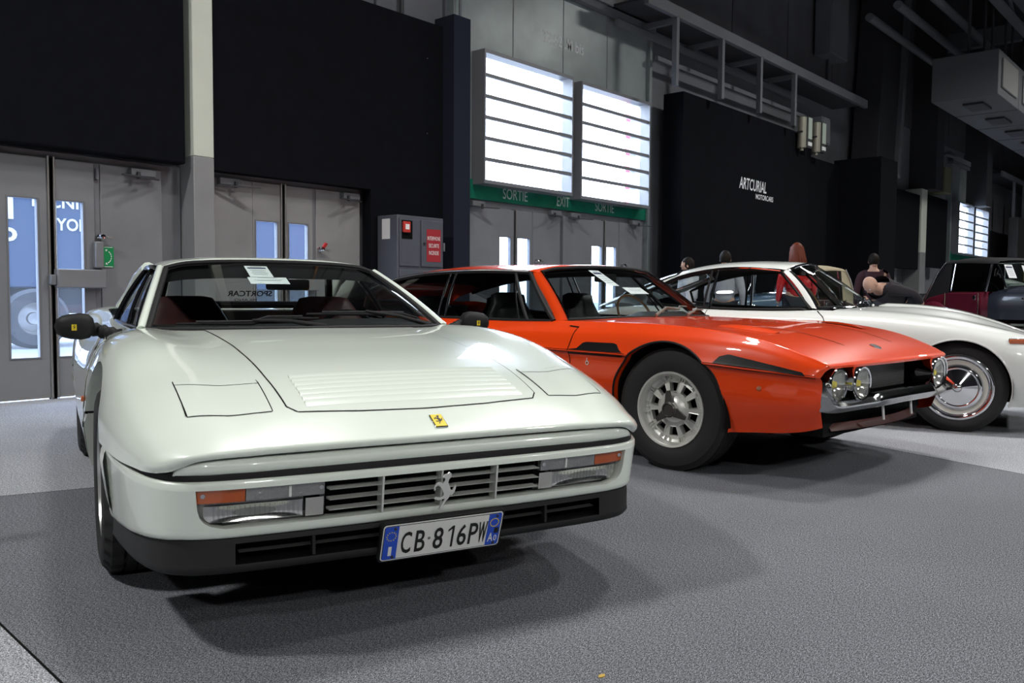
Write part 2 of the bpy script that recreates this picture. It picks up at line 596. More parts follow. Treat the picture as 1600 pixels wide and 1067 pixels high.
# floor and carpet lengths
fl = tag(G().box(-15, 56, -28, 8.4, -.3, -.006).obj('floor', mat('concrete', (.2, .2, .2), .8), smooth=0), kind='structure')
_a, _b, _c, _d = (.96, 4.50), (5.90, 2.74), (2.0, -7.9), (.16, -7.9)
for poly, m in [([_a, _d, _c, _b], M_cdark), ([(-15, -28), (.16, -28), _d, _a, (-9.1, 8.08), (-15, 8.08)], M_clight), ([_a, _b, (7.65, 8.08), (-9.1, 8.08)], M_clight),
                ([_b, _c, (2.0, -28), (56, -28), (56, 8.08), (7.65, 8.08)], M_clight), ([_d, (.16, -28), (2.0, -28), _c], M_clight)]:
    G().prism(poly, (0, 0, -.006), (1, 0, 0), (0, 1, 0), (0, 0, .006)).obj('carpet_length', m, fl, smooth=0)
for p, q in ((_a, _b), (_b, _c), (_a, _d)):
    G().bar((*p, -.001), (*q, -.001), .007, .0024).obj('carpet_seam', M_gap, fl, smooth=0)
# walls
HOLES = [(1.0, 2.92, -.1, 2.13), (3.18, 5.0, -.1, 2.13), (6.42, 10.66, -.1, 5.3), (27.9, 32.2, -.1, 5.3)]
wb = tag(G().slab(-15, 50, -.3, 12, 7.6, 7.8, HOLES).obj('wall_back', M_wall, smooth=0), kind='structure')
tag(G().box(-15.2, -15, -26, 7.8, -.3, 12).obj('wall_left', M_walld, smooth=0), kind='structure')
tag(G().box(50, 50.2, -26, 7.8, -.3, 12).obj('wall_right', M_walld, smooth=0), kind='structure')
tag(G().box(-15, 50, -26.2, -26, -.3, 12).obj('wall_front', M_walld, smooth=0), kind='structure')
ce = tag(G().box(-15.2, 50.2, -26.2, 7.8, 12, 12.2).obj('ceiling', mat('ceiling_paint', (.05, .05, .055), .8), smooth=0), kind='structure')
# cladding sheets with dark joints high on the back wall
for x in [11.2, 13.6, 16.0, 18.4, 23.0, 25.4, 27.8, 30.2, 32.6, 35, 37.4]:
    G().box(x, x + 2.36, 7.56, 7.6, 5.9, 11.9).obj('cladding_sheet', M_walld if x < 22 else mat('cladding_dark', (.075, .075, .085), .7, noise=(1, .25)), wb, smooth=0)
for x in [-9, -4.2, .6, 5.4]:
    G().box(x, x + 4.76, 7.56, 7.6, 5.9, 11.9).obj('cladding_sheet', M_wall, wb, smooth=0)
for x in (5.25, 6.3):
    G().box(x, x + .12, 7.55, 7.6, 4.2, 12).obj('wall_rib', M_beam, wb, smooth=0)
G().cyl((5.0, 7.53, 4.2), (5.05, 7.53, 12), .03).obj('conduit', mat('copper_pipe', (.55, .25, .1), .4, .6), wb)
G().cyl((5.6, 7.53, 4.2), (5.6, 7.53, 12), .025).obj('conduit', M_dark, wb)

# ---------------------------------------------------------------- double doors beside the pillar
def closer(parent, x, z, s, y=7.44, m=None):
    """overhead door closer: box, spindle and two-part arm"""
    m = m or M_doord
    b = G().box(x - .11, x + .11, y - .05, y + .02, z - .035, z + .035).obj('door_closer', m, parent, bev=.008)
    G().bar((x - s * .05, y - .06, z - .045), (x - s * .24, y - .17, z - .05), .025, .012).bar((x - s * .24, y - .17, z - .05), (x + s * .14, y - .03, z - .05), .02, .012).cyl((x - s * .05, y - .06, z - .06), (x - s * .05, y - .06, z), .016).obj('closer_arm', M_dark, b)
def leaf(parent, x0, x1, z1, hole=None, y0=7.46, y1=7.51, z0=.015):
    l = G().slab(x0, x1, z0, z1, y0, y1, [hole] if hole else []).obj('door_leaf', M_door, parent, bev=.004)
    if hole:
        a, b, c, d = hole
        e = .014
        G().slab(a - e, b + e, c - e, d + e, y0 - .006, y0 + .004, [(a, b, c, d)]).obj('window_trim', M_doord, l, bev=.002)
        G().box(a, b, 7.482, 7.486, c, d).obj('pane', M_pane, l, smooth=0)
    G().box(x0 + .01, x1 - .01, y0 - .004, y0, z0, z0 + .02).obj('kick_strip', M_steel, l, smooth=0)
    return l
def knob(parent, x, z, y=7.45):
    k = G().lathe([(.0, -.002), (.024, 0), (.024, -.012), (.012, -.016), (.012, -.045), (.022, -.05), (.027, -.065), (.02, -.08), (0, -.082)], (x, y, z), (0, 1, 0), 20).obj('door_knob', M_chrome, parent)
    G().bar((x, y - .055, z), (x + .09, y - .06, z - .012), .018, .02).obj('lever', M_steel, k, bev=.004)
d1 = thing('door_1', 'grey steel double door with two tall narrow windows left of the pale pillar', 'door', (0, 0, 0), kind='structure')
G().slab(.9, 2.92, 0, 2.16, 7.511, 7.62, [(1.01, 2.705, -.1, 2.085)]).obj('door_frame', M_doord, d1, bev=.004)
leaf(d1, 1.00, 1.765, 2.095, (1.475, 1.685, .375, 1.735))
leaf(d1, 1.825, 2.135, 2.095, (1.835, 2.04, .375, 1.735))
leaf(d1, 2.185, 2.72, 2.095)
G().box(1.768, 1.822, 7.495, 7.52, 0, 2.1).obj('meeting_gap', M_gap, d1, smooth=0)
for x in (1.772, 1.818):
    G().cyl((x, 7.455, .01), (x, 7.455, 2.11), .011).obj('edge_rod', M_steel, d1)
G().box(2.135, 2.185, 7.47, 7.5, .015, 2.1).obj('hinge_strip', M_doord, d1, bev=.006)
for z in (.3, 1.05, 2.0):
    G().cyl((2.16, 7.455, z - .05), (2.16, 7.455, z + .05), .016).obj('hinge', M_doord, d1)
G().box(1.80, 2.19, 7.37, 7.455, .975, 1.14).obj('push_bar_box', M_door, d1, bev=.01)
G().box(1.755, 1.80, 7.39, 7.45, 1.0, 1.09).obj('latch_box', M_doord, d1, bev=.008)
G().box(2.115, 2.185, 7.40, 7.47, 1.155, 1.395).obj('lock_box', M_door, d1, bev=.012)
knob(d1, 2.17, 1.44, 7.46)
sg = G().box(2.195, 2.285, 7.452, 7.458, 1.165, 1.355).obj('opening_sign', mat('sign_green', (.0, .28, .08), .4), d1, smooth=0)
g = G()
for i in range(6):
    a = R(-62 + i * 23)
    g.obox((2.222 + .042 * math.cos(a), 7.451, 1.26 + .055 * math.sin(a)), (-.008 * math.sin(a), 0, .008 * math.cos(a)), (.0035 * math.cos(a), 0, .0035 * math.sin(a)), (0, .001, 0))
for s in (-1, 1):
    g.prism([(0, 0), (.022, 0), (.006, -.02 * s)], (2.214, 7.4515, 1.26 + s * .068), (1, 0, 0), (0, 0, 1), (0, -.001, 0))
    g.box(2.205, 2.275, 7.4505, 7.4515, 1.26 + s * .088 - .003, 1.26 + s * .088 + .003)
g.obj('sign_arrow', M_wtext, sg, smooth=0)
closer(d1, 2.53, 2.05, 1)
d2 = thing('door_2', 'grey steel double door behind the white sports car roof', 'door', (0, 0, 0), kind='structure')
G().slab(3.12, 5.06, 0, 2.16, 7.511, 7.62, [(3.24, 4.92, -.1, 2.085)]).obj('door_frame', M_doord, d2, bev=.004)
M_doorg = mat('door_gloss', (.27, .27, .27), .22, noise=(2, .1), bump=(6, .35, .012))
_md = M_door
M_door = M_doorg
leaf(d2, 3.225, 3.628, 2.095)
leaf(d2, 3.63, 3.94, 2.095, (3.665, 3.90, .375, 1.69))
leaf(d2, 4.005, 4.325, 2.095, (4.04, 4.26, .375, 1.69))
leaf(d2, 4.365, 4.935, 2.095)
M_door = _md
G().box(3.942, 4.003, 7.495, 7.52, 0, 2.1).obj('meeting_gap', M_gap, d2, smooth=0)
for x in (3.95, 3.997):
    G().cyl((x, 7.455, .01), (x, 7.455, 2.11), .011).obj('edge_rod', M_steel, d2)
G().box(4.325, 4.365, 7.47, 7.5, .015, 2.1).obj('hinge_strip', M_doord, d2, bev=.006)
G().box(3.99, 4.34, 7.37, 7.455, .97, 1.10).obj('push_bar_box', M_doorg, d2, bev=.01)
closer(d2, 3.36, 2.06, -1)
closer(d2, 4.78, 2.05, 1)
knob(d2, 4.40, 1.43, 7.46)
G().cyl((4.40, 7.38, 1.45), (4.42, 7.36, 1.50), .02).obj('handle_cap', mat('red_plastic', (.5, .02, .02), .4), d2)

# pale pillar between the doors
tag(G().box(2.93, 3.13, 7.28, 7.6, 2.25, 12).obj('trim_1', mat('pillar_cream', (.60, .64, .56), .5, noise=(2, .06)), bev=.008), 'pale cream painted upper length of the pillar between the black cloths', kind='structure')
tag(G().box(2.93, 3.13, 7.28, 7.6, 0, 2.25).obj('trim_2', mat('pillar_grey', (.24, .245, .25), .5, noise=(3, .1), bump=(6, .2, .01)), bev=.008), 'grey painted lower length of the pillar between the doors', kind='structure')
# black cloth panels
def cloth(name, label, boxes, **k):
    g = G()
    for b in boxes: g.box(*b)
    return tag(g.obj(name, M_black, smooth=0, bev=.02, **k), label, 'partition')
cloth('cloth_panel', 'wide black cloth panel over the left door, left of the pale pillar', [(-6, 2.88, 7.3, 7.44, 2.16, 8.5)])
cp = cloth('cloth_panel', 'tall black cloth panel right of the pale pillar, hanging to the floor beside the cabinet', [])
bpy.data.objects.remove(cp)
cp = tag(G().slab(3.15, 6.05, 0, 4.24, 7.3, 7.44, [(3.1, 4.98, -.1, 2.14)]).obj('cloth_panel', M_black, smooth=0), 'tall black cloth panel right of the pale pillar, hanging to the floor beside the cabinet', 'partition')
G().box(6.05, 6.32, 7.12, 7.44, 0, 4.36).obj('end_return', mat('black_cloth_blue_lit', (.014, .018, .032), .9, spec=.2), cp, smooth=0)  # same black cloth; bluish window light is put into its colour
for z in (1.5, 2.9, 3.8):
    G().cyl((5.8, 7.3, z), (5.8, 7.292, z), .008).obj('pin', M_steel, cp)
# cabinet for the fire hose and intercom
M_cab = mat('cabinet_grey', (.085, .092, .115), .42, noise=(3, .1))
M_red = mat('sign_red', (.36, .02, .03), .45)
cb = thing('fire_cabinet', 'grey steel fire hose and intercom cabinet with red signs against black cloth', 'cabinet', (5.42, 7.1, 0))
G().box(-.335, .335, -.14, .19, 0, 1.84).obj('body', M_cab, cb, bev=.008)
def cdoor(x0, x1, z0, z1):
    return G().box(x0, x1, -.156, -.141, z0, z1).obj('door', M_cab, cb, bev=.005)
a = cdoor(-.315, -.035, 1.26, 1.80)
G().box(-.29, -.14, -.160, -.1565, 1.57, 1.78).obj('alarm_pocket', M_gap, a, smooth=0)
al = G().box(-.285, -.19, -.19, -.158, 1.64, 1.765).obj('alarm_box', mat('alarm_red', (.55, .04, .03), .35), a, bev=.008)
G().box(-.265, -.21, -.1915, -.1895, 1.675, 1.735).obj('alarm_label', M_wtext, a, smooth=0)
G().box(-.29, -.15, -.159, -.1565, 1.30, 1.54).obj('flap', M_cab, a, bev=.002)
a = cdoor(-.005, .315, 1.26, 1.80)
s1 = G().box(.07, .28, -.1585, -.1563, 1.32, 1.70).obj('red_sign', M_red, a, smooth=0)
for i, t in enumerate(('INTERPHONE', 'SECURITE', 'INCENDIE')):
    lettering('sign_lettering', t, (.175, -.160, 1.595 - i * .085), (1, 0, 0), (0, 0, 1), (.19, .155, .145)[i], .045, M_wtext, a)
G().cyl((.035, -.157, 1.53), (.035, -.175, 1.53), .014).obj('lock', M_dark, a)
a = cdoor(-.315, .315, .06, 1.22)
s1 = G().box(-.24, .0, -.1585, -.1563, .89, 1.13).obj('red_sign', M_red, a, smooth=0)
lettering('sign_lettering', 'RIA', (-.12, -.160, 1.065), (1, 0, 0), (0, 0, 1), .11, .075, M_wtext, a, bold=.02)
lettering('sign_lettering', 'n° 3204', (-.12, -.160, .955), (1, 0, 0), (0, 0, 1), .20, .075, M_wtext, a, bold=.02)
for z in (1.02, 1.5):
    G().box(.318, .336, -.17, -.141, z - .05, z + .05).obj('hinge', M_doord, cb, bev=.003)
G().box(-.337, -.3345, -.02, .11, 1.57, 1.80).obj('data_plate', M_white, cb, smooth=0)

# ---------------------------------------------------------------- sliding gate with two window boxes
def gate(nm, label, X0, text=True, win=('window_1', 'window_2'), lab=('', '')):
    gt = thing(nm, label, 'door', (X0, 0, 0), kind='structure')
    w = 4.24
    H = [(.315, 2.065, 2.47, 4.125), (2.285, 4.025, 2.47, 4.105)]
    D = [(.77, .98, .4, 1.735), (1.12, 1.37, .4, 1.735), (2.77, 3.02, .4, 1.71), (3.14, 3.39, .4, 1.71)]
    # upper sheet
    G().slab(0, w, 2.47, 5.34, 7.5, 7.54, H).obj('gate_sheet', M_gate, gt, bev=.004)
    for x in (1.05, 2.1, 3.15):
        G().box(x, x + .012, 7.495, 7.5, 4.15, 5.33).obj('sheet_joint', M_doord, gt, smooth=0)
    for x0, x1, n in ((-.08, 0, 'gate_stile'), (w, w + .07, 'gate_stile')):
        G().box(x0, x1, 7.44, 7.63, 0, 5.36).obj(n, M_gate, gt, bev=.006)
    G().box(-.1, w + .1, 7.40, 7.56, 5.34, 5.44).obj('top_rail', M_beam, gt, bev=.006)
    G().box(-.1, w + .1, 7.38, 7.42, 5.46, 5.62).obj('track_cover', M_door, gt, bev=.006)
    G().box(0, w, 7.48, 7.53, 2.215, 2.47).obj('exit_band', M_green, gt, smooth=0)
    # lower doors
    zt = 2.13
    G().slab(0, w, 0, 2.215, 7.512, 7.55, [(.15, 2.01, -.1, zt - .02), (2.11, 4.10, -.1, zt - .02)]).obj('door_frame', M_doord, gt, bev=.004)
    for x0, x1, h in [(.135, 1.05, D[0]), (1.09, 1.436, D[1]), (1.44, 2.025, None), (2.095, 3.06, D[2]), (3.10, 3.476, D[3]), (3.48, 4.115, None)]:
        leaf(gt, x0, x1, zt - .01, h)
    for x in (1.052, 3.062):
        G().box(x, x + .036, 7.49, 7.52, 0, zt).obj('meeting_gap', M_gap, gt, smooth=0)
        G().cyl((x + .03, 7.45, 0), (x + .03, 7.45, zt), .01).obj('edge_rod', M_steel, gt)
    for x in (1.43, 3.47):
        G().cyl((x, 7.462, 0), (x, 7.462, zt), .012).obj('hinge_strip', M_doord, gt)
        knob(gt, x + .07, 1.43, 7.46)
    for x, s in ((.32, -1), (1.86, 1), (2.30, -1), (3.85, -1)):
        closer(gt, x, zt + .01, s)
    if text:
        for t, x0, x1, z in (('SORTIE', .85, 1.34, 2.335), ('EXIT', 1.97, 2.25, 2.335), ('SORTIE', 2.87, 3.35, 2.335)):
            lettering('exit_lettering', t, ((x0 + x1) / 2, 7.476, z), (1, 0, 0), (0, 0, 1), x1 - x0, .145, mat('faded_white', (.55, .62, .58), .6), gt)
    lettering('gate_number', '32.62 .M bis' if text else '32.11 .M bis', (2.12, 7.497, 4.68) if text else (2.3, 7.497, 4.7), (1, 0, 0), (0, 0, 1), .92, .17, mat('worn_white', (.80, .84, .83), .6, noise=(25, .2)), gt, bold=.01)
    # window boxes
    for (x0, x1, z0, z1), nm2, lb in zip([(.30, 2.08, 2.40, 4.14), (2.27, 4.04, 2.38, 4.12)], win, lab):
        wo = thing(nm2, lb, 'window', (X0, 0, 0), kind='structure')
        t = .05
        M_win = mat('window_frame', (.20, .205, .225), .4)
        y0, y1 = 7.30, 7.50
        G().box(x0, x0 + .02, y0, y1, z0, z1).box(x1 - .02, x1, y0, y1, z0, z1).box(x0 + .02, x1 - .02, y0, y1, z0, z0 + .02).box(x0 + .02, x1 - .02, y0, y1, z1 - .02, z1).obj('reveal', M_win, wo, smooth=0)
        G().slab(x0, x1, z0, z1, y0 - .02, y0, [(x0 + t * .5, x1 - t * .5, z0 + t, z1 - t)]).obj('casing', M_win, wo, bev=.004)
        n = 6
        h = (z1 - z0 - 2 * t) / n
        for i in range(n):
            za = z0 + t + i * h
            G().box(x0 + .022, x1 - .022, 7.455, 7.461, za + .02, za + h - .02 if i < n - 1 else za + h).obj('pane', M_pane2, wo, smooth=0)
            if i:
                G().box(x0 + .021, x1 - .021, 7.30, 7.34, za - .024, za + .024).obj('glazing_bar', M_win, wo, bev=.003)
        G().box(x1 + .01, x1 + .03, 7.33, 7.36, z0 + .35, z0 + .95).box(x1 - .01, x1 + .035, 7.30, 7.34, z0 + .5, z0 + .62).obj('winding_handle', M_steel, wo, bev=.003)
    return gt
gate('door_3', 'tall grey sliding gate with exit band, lettering and two bright windows', 6.42, True, ('window_1', 'window_2'), ('left slatted window of the near grey gate, blown out white', 'right slatted window of the near grey gate with a red stripe outside'))
gate('door_4', 'far grey sliding gate above the maroon vintage car', 27.95, False, ('window_3', 'window_4'), ('left slatted window of the far grey gate', 'right slatted window of the far grey gate'))
# pipe beside the near gate
pp = tag(G().cyl((6.345, 7.33, 0), (6.345, 7.33, 9), .016).box(6.33, 6.42, 7.31, 7.44, 3.45, 3.49).obj('conduit', M_beam), 'thin vertical conduit between the black cloth and the tall grey gate', 'pipe')
# ---------------------------------------------------------------- black exhibition walls further right
bw = tag(G().box(10.98, 15.92, 7.0, 7.36, 0, 4.36).obj('exhibition_wall', M_black, smooth=0), 'long black exhibition wall with white two-line lettering', 'partition')
lettering('sign_lettering', 'ARTCURIAL', (13.45, 6.995, 3.06), (1, 0, -.004), (0, 0, 1), 1.08, .22, mat('sign_white', (.9, .92, .95), .5), bw, bold=.012, shear=.15)
lettering('sign_lettering', 'MOTORCARS', (13.92, 6.995, 2.86), (1, 0, 0), (0, 0, 1), .72, .10, MATS['sign_white'], bw, bold=.01)
tag(G().box(15.95, 17.75, 7.1, 7.4, 0, 3.98).obj('exhibition_wall', M_black, smooth=0), 'lower black exhibition wall just right of the lettered one', 'partition')
tag(G().box(17.8, 18.86, 6.2, 7.2, 0, 4.1).obj('exhibition_block', M_black, smooth=0), 'boxed black partition block standing forward, right of the lettered wall', 'partition')
tag(G().box(21.6, 23.92, 7.2, 7.36, 1.75, 3.9).obj('cloth_panel', M_black, smooth=0), 'black cloth panel left of the far pale pillar', 'partition')
tag(G().box(24.38, 26.6, 7.2, 7.36, 1.85, 4.0).obj('cloth_panel', M_black, smooth=0), 'black cloth panel right of the far pale pillar', 'partition')
tag(G().box(23.9, 24.4, 7.15, 7.6, 2.25, 4.1).obj('trim_3', mat('pillar_cream', (.6, .64, .56)), bev=.01), 'cream upper length of the far pillar between black cloths', kind='structure')
tag(G().box(23.9, 24.4, 7.15, 7.6, 0, 2.25).obj('trim_4', mat('pillar_grey', (.24, .245, .25)), bev=.01), 'grey lower length of the far pillar', kind='structure')
d5 = thing('door_5', 'pale grey double door under the far black cloth panels', 'door', (0, 0, 0), kind='structure')
for x in (20.6, 21.4, 22.2, 24.0, 24.8):
    leaf(d5, x, x + .76, 2.1)
# ---------------------------------------------------------------- steel walkway on posts above the exhibition wall
wk = thing('steel_walkway', 'grey steel walkway on slim posts above the lettered black wall', 'walkway', (0, 0, 0))
G().box(9.6, 18.5, 6.78, 6.86, 5.38, 5.56).obj('edge_beam', M_beam, wk, bev=.005)
G().box(9.6, 18.5, 6.86, 7.56, 5.46, 5.5).obj('deck', M_dark, wk, smooth=0)
for x in (10.42, 11.85, 13.25, 14.7):
    G().box(x - .04, x + .04, 6.78, 6.86, 4.36 if x > 10.9 else 4.3, 5.40).obj('post', M_beam, wk, bev=.004)
    G().bar((x, 6.86, 5.34), (x, 7.56, 5.34), .06, .09).obj('bracket', M_beam, wk)
G().box(9.6, 16.4, 7.3, 7.36, 5.16, 5.26).obj('rail', M_beam, wk, bev=.004)
G().box(10.7, 16.4, 7.3, 7.36, 4.86, 4.94).obj('rail', M_beam, wk, bev=.004)
wk2 = thing('steel_walkway', 'far steel walkway on posts right of the far gate', 'walkway', (0, 0, 0))
G().box(31.5, 46, 6.78, 6.86, 5.3, 5.48).obj('edge_beam', M_beam, wk2, bev=.005)
G().box(31.5, 46, 6.86, 7.56, 5.36, 5.4).obj('deck', M_dark, wk2, smooth=0)
for x in (33.4, 35.0, 37.6):
    G().box(x - .05, x + .05, 6.78, 6.86, 3.96, 5.32).obj('post', M_beam, wk2, bev=.004)
fw = tag(G().box(33.2, 44, 6.6, 6.9, 0, 3.95).obj('exhibition_wall', mat('dark_picture_wall', (.03, .028, .028), .9), smooth=0), 'dark picture wall at the far right edge', 'partition')
M_gold = mat('gold_frame', (.75, .55, .25), .35, .6)
for i, (x, z, w, h, lb) in enumerate([(34.9, 3.1, 1.1, .95, 'upper gold framed picture on the far dark wall'), (34.9, 1.95, 1.1, .75, 'lower gold framed picture on the far dark wall'), (36.9, 3.0, 1.1, .95, 'gold framed picture at the right edge of the far dark wall')]):
    fr = thing('framed_picture', lb, 'picture', (x, 6.58, z), group='pictures on the far wall')
    G().slab(-w / 2, w / 2, -h / 2, h / 2, -.04, .02, [(-w / 2 + .1, w / 2 - .1, -h / 2 + .1, h / 2 - .1)]).obj('frame', M_gold, fr, bev=.01)
    G().slab(-w / 2 + .1, w / 2 - .1, -h / 2 + .1, h / 2 - .1, -.01, .01, [(-w / 2 + .3, w / 2 - .3, -h / 2 + .25, h / 2 - .25)]).obj('mount', mat('card_mount', (.55, .5, .4), .8), fr, smooth=0)
    G().box(-w / 2 + .3, w / 2 - .3, -.005, .01, -h / 2 + .25, h / 2 - .25).obj('print', mat('grey_print', (.3, .28, .25), .7, noise=(6, .6)), fr, smooth=0)
# leaning portal column
pc = thing('portal_column', 'dark leaning steel portal column right of the walkway', 'column', (0, 0, 0))
G().obox((20.4, 7.15, 8.0), (.62, 0, 0), (0, .3, 0), (.4, 0, 4.0)).obj('web', M_dark, pc, bev=.01)
G().obox((21.06, 6.86, 8.0), (.10, 0, 0), (0, .12, 0), (.4, 0, 4.0)).obj('flange', M_beam, pc, bev=.01)
for x in (24.2, 29.8):
    tag(G().box(x, x + .7, 6.9, 7.6, 4.1, 12).obj('wall_column', M_dark, smooth=0), 'dark steel column on the wall ' + ('left of the far gate' if x < 26 else 'behind the far gate'), 'column')
# switch boxes and ducts on the upper wall
def wbox(x0, x1, z0, z1, y0, lb, m=M_beam, cl=.5):
    o = thing('junction_box', lb, 'box', (0, 0, 0))
    G().box(x0, x1, y0, 7.49, z0, z1).obj('body', m, o, bev=.01)
    G().box(x0 + .03, x1 - .03, y0 - .015, y0, z0 + .03, z1 - .03).obj('lid', m, o, bev=.006)
    G().cyl(((x0 + x1) / 2, 7.4, z0 - cl), ((x0 + x1) / 2, 7.4, z0), .03).obj('conduit', M_dark, o)
wbox(17.2, 18.2, 6.45, 7.9, 7.15, 'grey wall box high above the end of the walkway')
wbox(16.75, 17.2, 4.35, 4.95, 7.1, 'small grey wall box just below the end of the walkway', cl=.37)
M_ext = mat('apparatus_metal', (.45, .44, .36), .35, .5)
for x, lb in ((15.25, 'metal apparatus with pale panel at the right end of the lettered wall, nearer one'), (15.95, 'metal apparatus with pale panel right of the lettered wall, further one')):
    e = thing('wall_apparatus', lb, 'apparatus', (x, 6.9, 4.02), group='apparatus above the lettered wall')
    G().cyl((0, 0, 0), (0, 0, .62), .085, n=20).cyl((0, 0, -.06), (0, 0, 0), .04).obj('cylinder', M_ext, e)
    G().box(.12, .34, -.06, .02, .02, .66).obj('back_plate', M_dark, e, bev=.006)
    G().box(.15, .32, -.075, -.06, .2, .64).obj('pale_panel', mat('pale_panel', (.5, .58, .5), .4), e, bev=.004)
    G().box(.15, .32, -.075, -.06, .06, .14).obj('label_plate', M_wtext, e, smooth=0)
    G().box(-.1, .36, -.05, .12, .3, .33).obj('bracket', M_dark, e)
e = thing('junction_box', 'olive metal switch box left of the far gate', 'box', (26.0, 7.3, 4.15))
G().box(-.3, .3, -.25, .25, 0, .8).obj('body', mat('olive_box', (.2, .19, .12), .5), e, bev=.02)
G().tube([(0, 0, .8), (.1, 0, 1.1), (.5, 0, 1.3), (1.6, 0, 1.35)], .05).obj('conduit', M_beam, e)
# air duct boxes under the roof
M_duct = mat('duct_grey', (.10, .105, .115), .6)
for i, x in enumerate((19.4, 21.4, 23.4, 25.4, 27.4)):
    du = thing('duct_box', ('nearest', 'second', 'third', 'fourth', 'farthest')[i] + ' grey ventilation box of the row hanging under the roof', 'duct', (x, 0, 0), group='ventilation boxes')
    G().box(0, 1.94, 4.35, 5.65, 5.45, 6.45).obj('casing', M_duct, du, bev=.02)
    G().box(.55, 1.35, 4.75, 5.15, 5.40, 5.45).obj('vent', M_dark, du, smooth=0)
    G().box(.25, 1.65, 4.31, 4.35, 5.65, 6.3).obj('side_panel', mat('panel_light', (.22, .22, .215), .5), du, bev=.01)
    for xx in (.3, 1.6):
        G().cyl((xx, 5.0, 6.45), (xx, 5.0, 8.3), .03, n=8).obj('hanger', M_dark, du)
# roof framework
for i, y in enumerate((4.6, 2.0, -1.5)):
    rb = thing('roof_beam', ('steel roof beam nearest the back wall', 'middle steel roof beam above the duct boxes', 'steel roof beam furthest from the back wall')[i], 'beam', (0, y, 0), group='roof beams')
    G().box(6, 49, -.1, .1, 8.3, 8.36).box(6, 49, -.1, .1, 7.7, 7.76).obj('chords', M_beam, rb)
    for k in range(20):
        x = 10 + k * 2
        G().bar((x, 0, 7.75), (x + (1 if k % 2 else -1), 0, 8.33), .05, .05).obj('brace', M_beam, rb)
for i, x in enumerate((14, 20, 26, 33, 40)):
    rb = tag(G().box(x, x + .25, -6, 7.5, 8.5, 9.0).obj('cross_beam', M_beam, smooth=0), ('first', 'second', 'third', 'fourth', 'fifth')[i] + ' dark cross beam under the roof counted from the near gate', 'beam', 'cross beams')
for i, y in enumerate((6.6, 6.0, 5.4)):
    tag(G().cyl((18, y, 7.3 + .12 * i), (48, y, 7.3 + .12 * i), .09).obj('roof_pipe', M_beam), ('pipe nearest the wall', 'middle pipe', 'pipe furthest from the wall')[i] + ' under the roof at top right', 'pipe', 'roof pipes')

# true size of the hall: lengths along the wall and away from it
def fit_hall():
    for o in list(C.objects):
        if o.parent or o.type not in ('MESH', 'EMPTY') or o.name.split('.')[0] == 'floor': continue
        fam = [o] + list(o.children) + [q for ch in o.children for q in ch.children]
        ms = [q for q in fam if q.type == 'MESH']
        l0 = o.location.copy()
        ys = [v.co.y + l0.y for q in ms for v in q.data.vertices]
        ym = 7.45 if o.name.startswith('wall') or max(ys) - min(ys) > 4 else (min(ys) + max(ys)) / 2
        sh = .1429 * ym
        l1 = Vector((1.0749 * l0.x + (sh if l0.x else 0), 1.0654 * l0.y, l0.z))
        for q in ms:
            for v in q.data.vertices:
                v.co.x = 1.0749 * (v.co.x + l0.x) + sh - l1.x
                v.co.y = 1.0654 * (v.co.y + l0.y) - l1.y
        o.location = l1
fit_hall()
# ---------------------------------------------------------------- outdoors: yard and lorry behind the glazed doors
tag(G().box(-30, 90, 8.4, 64, -.12, -.05).obj('yard_ground', mat('yard_asphalt', (.16, .17, .19), .9, noise=(3, .1)), smooth=0), kind='structure')
lo = thing('lorry', 'blue lorry with white lettering outside the left glazed door', 'lorry', (2.05, .98, 0))
lo.scale = (1.075, 1, 1)
G().box(-4, 9.5, 15, 17.4, 1.0, 4.0).obj('box_body', mat('lorry_blue', (.028, .05, .10), .4), lo, bev=.03)
G().box(-4, 9.5, 15.15, 17.2, .55, 1.0).obj('chassis', mat('lorry_chassis', (.006, .009, .018), .6), lo, bev=.02)
M_tyl = mat('lorry_tyre', (.03, .033, .04), .8)
for x in (-2.5, 3.42, 5.3):
    w = G().lathe([(.28, -.14), (.46, -.15), (.52, -.10), (.52, .1), (.46, .15), (.28, .14)], (x, 15.1, .47), (0, 1, 0), 40).obj('wheel', M_tyl, lo)
    G().lathe([(0, -.02), (.10, -.04), (.11, .02), (.22, .05), (.28, -.12)], (x, 15.1, .47), (0, 1, 0), 32).obj('rim', M_steel, w)
M_lw = mat('lorry_white', (.5, .5, .52), .5)
lettering('lettering', 'TECNI', (3.72, 14.985, 2.50), (1, 0, 0), (0, 0, 1), .78, .20, M_lw, lo, bold=.02)
lettering('lettering', 'LYON', (3.97, 14.985, 2.12), (1, 0, 0), (0, 0, 1), .62, .22, M_lw, lo, bold=.02)
lettering('lettering', 'O', (3.04, 14.985, 1.90), (1, 0, 0), (0, 0, 1), .26, .24, M_lw, lo, bold=.06)
G().box(2.82, 3.12, 14.98, 15, 2.16, 2.62).obj('white_panel', M_lw, lo, smooth=0)
tag(G().box(15.5, 16.05, 10.0, 10.4, -.05, 7).obj('banner_post', mat('banner_red', (.55, .02, .06), .6), smooth=0), 'red post outside behind the right gate window', 'post')
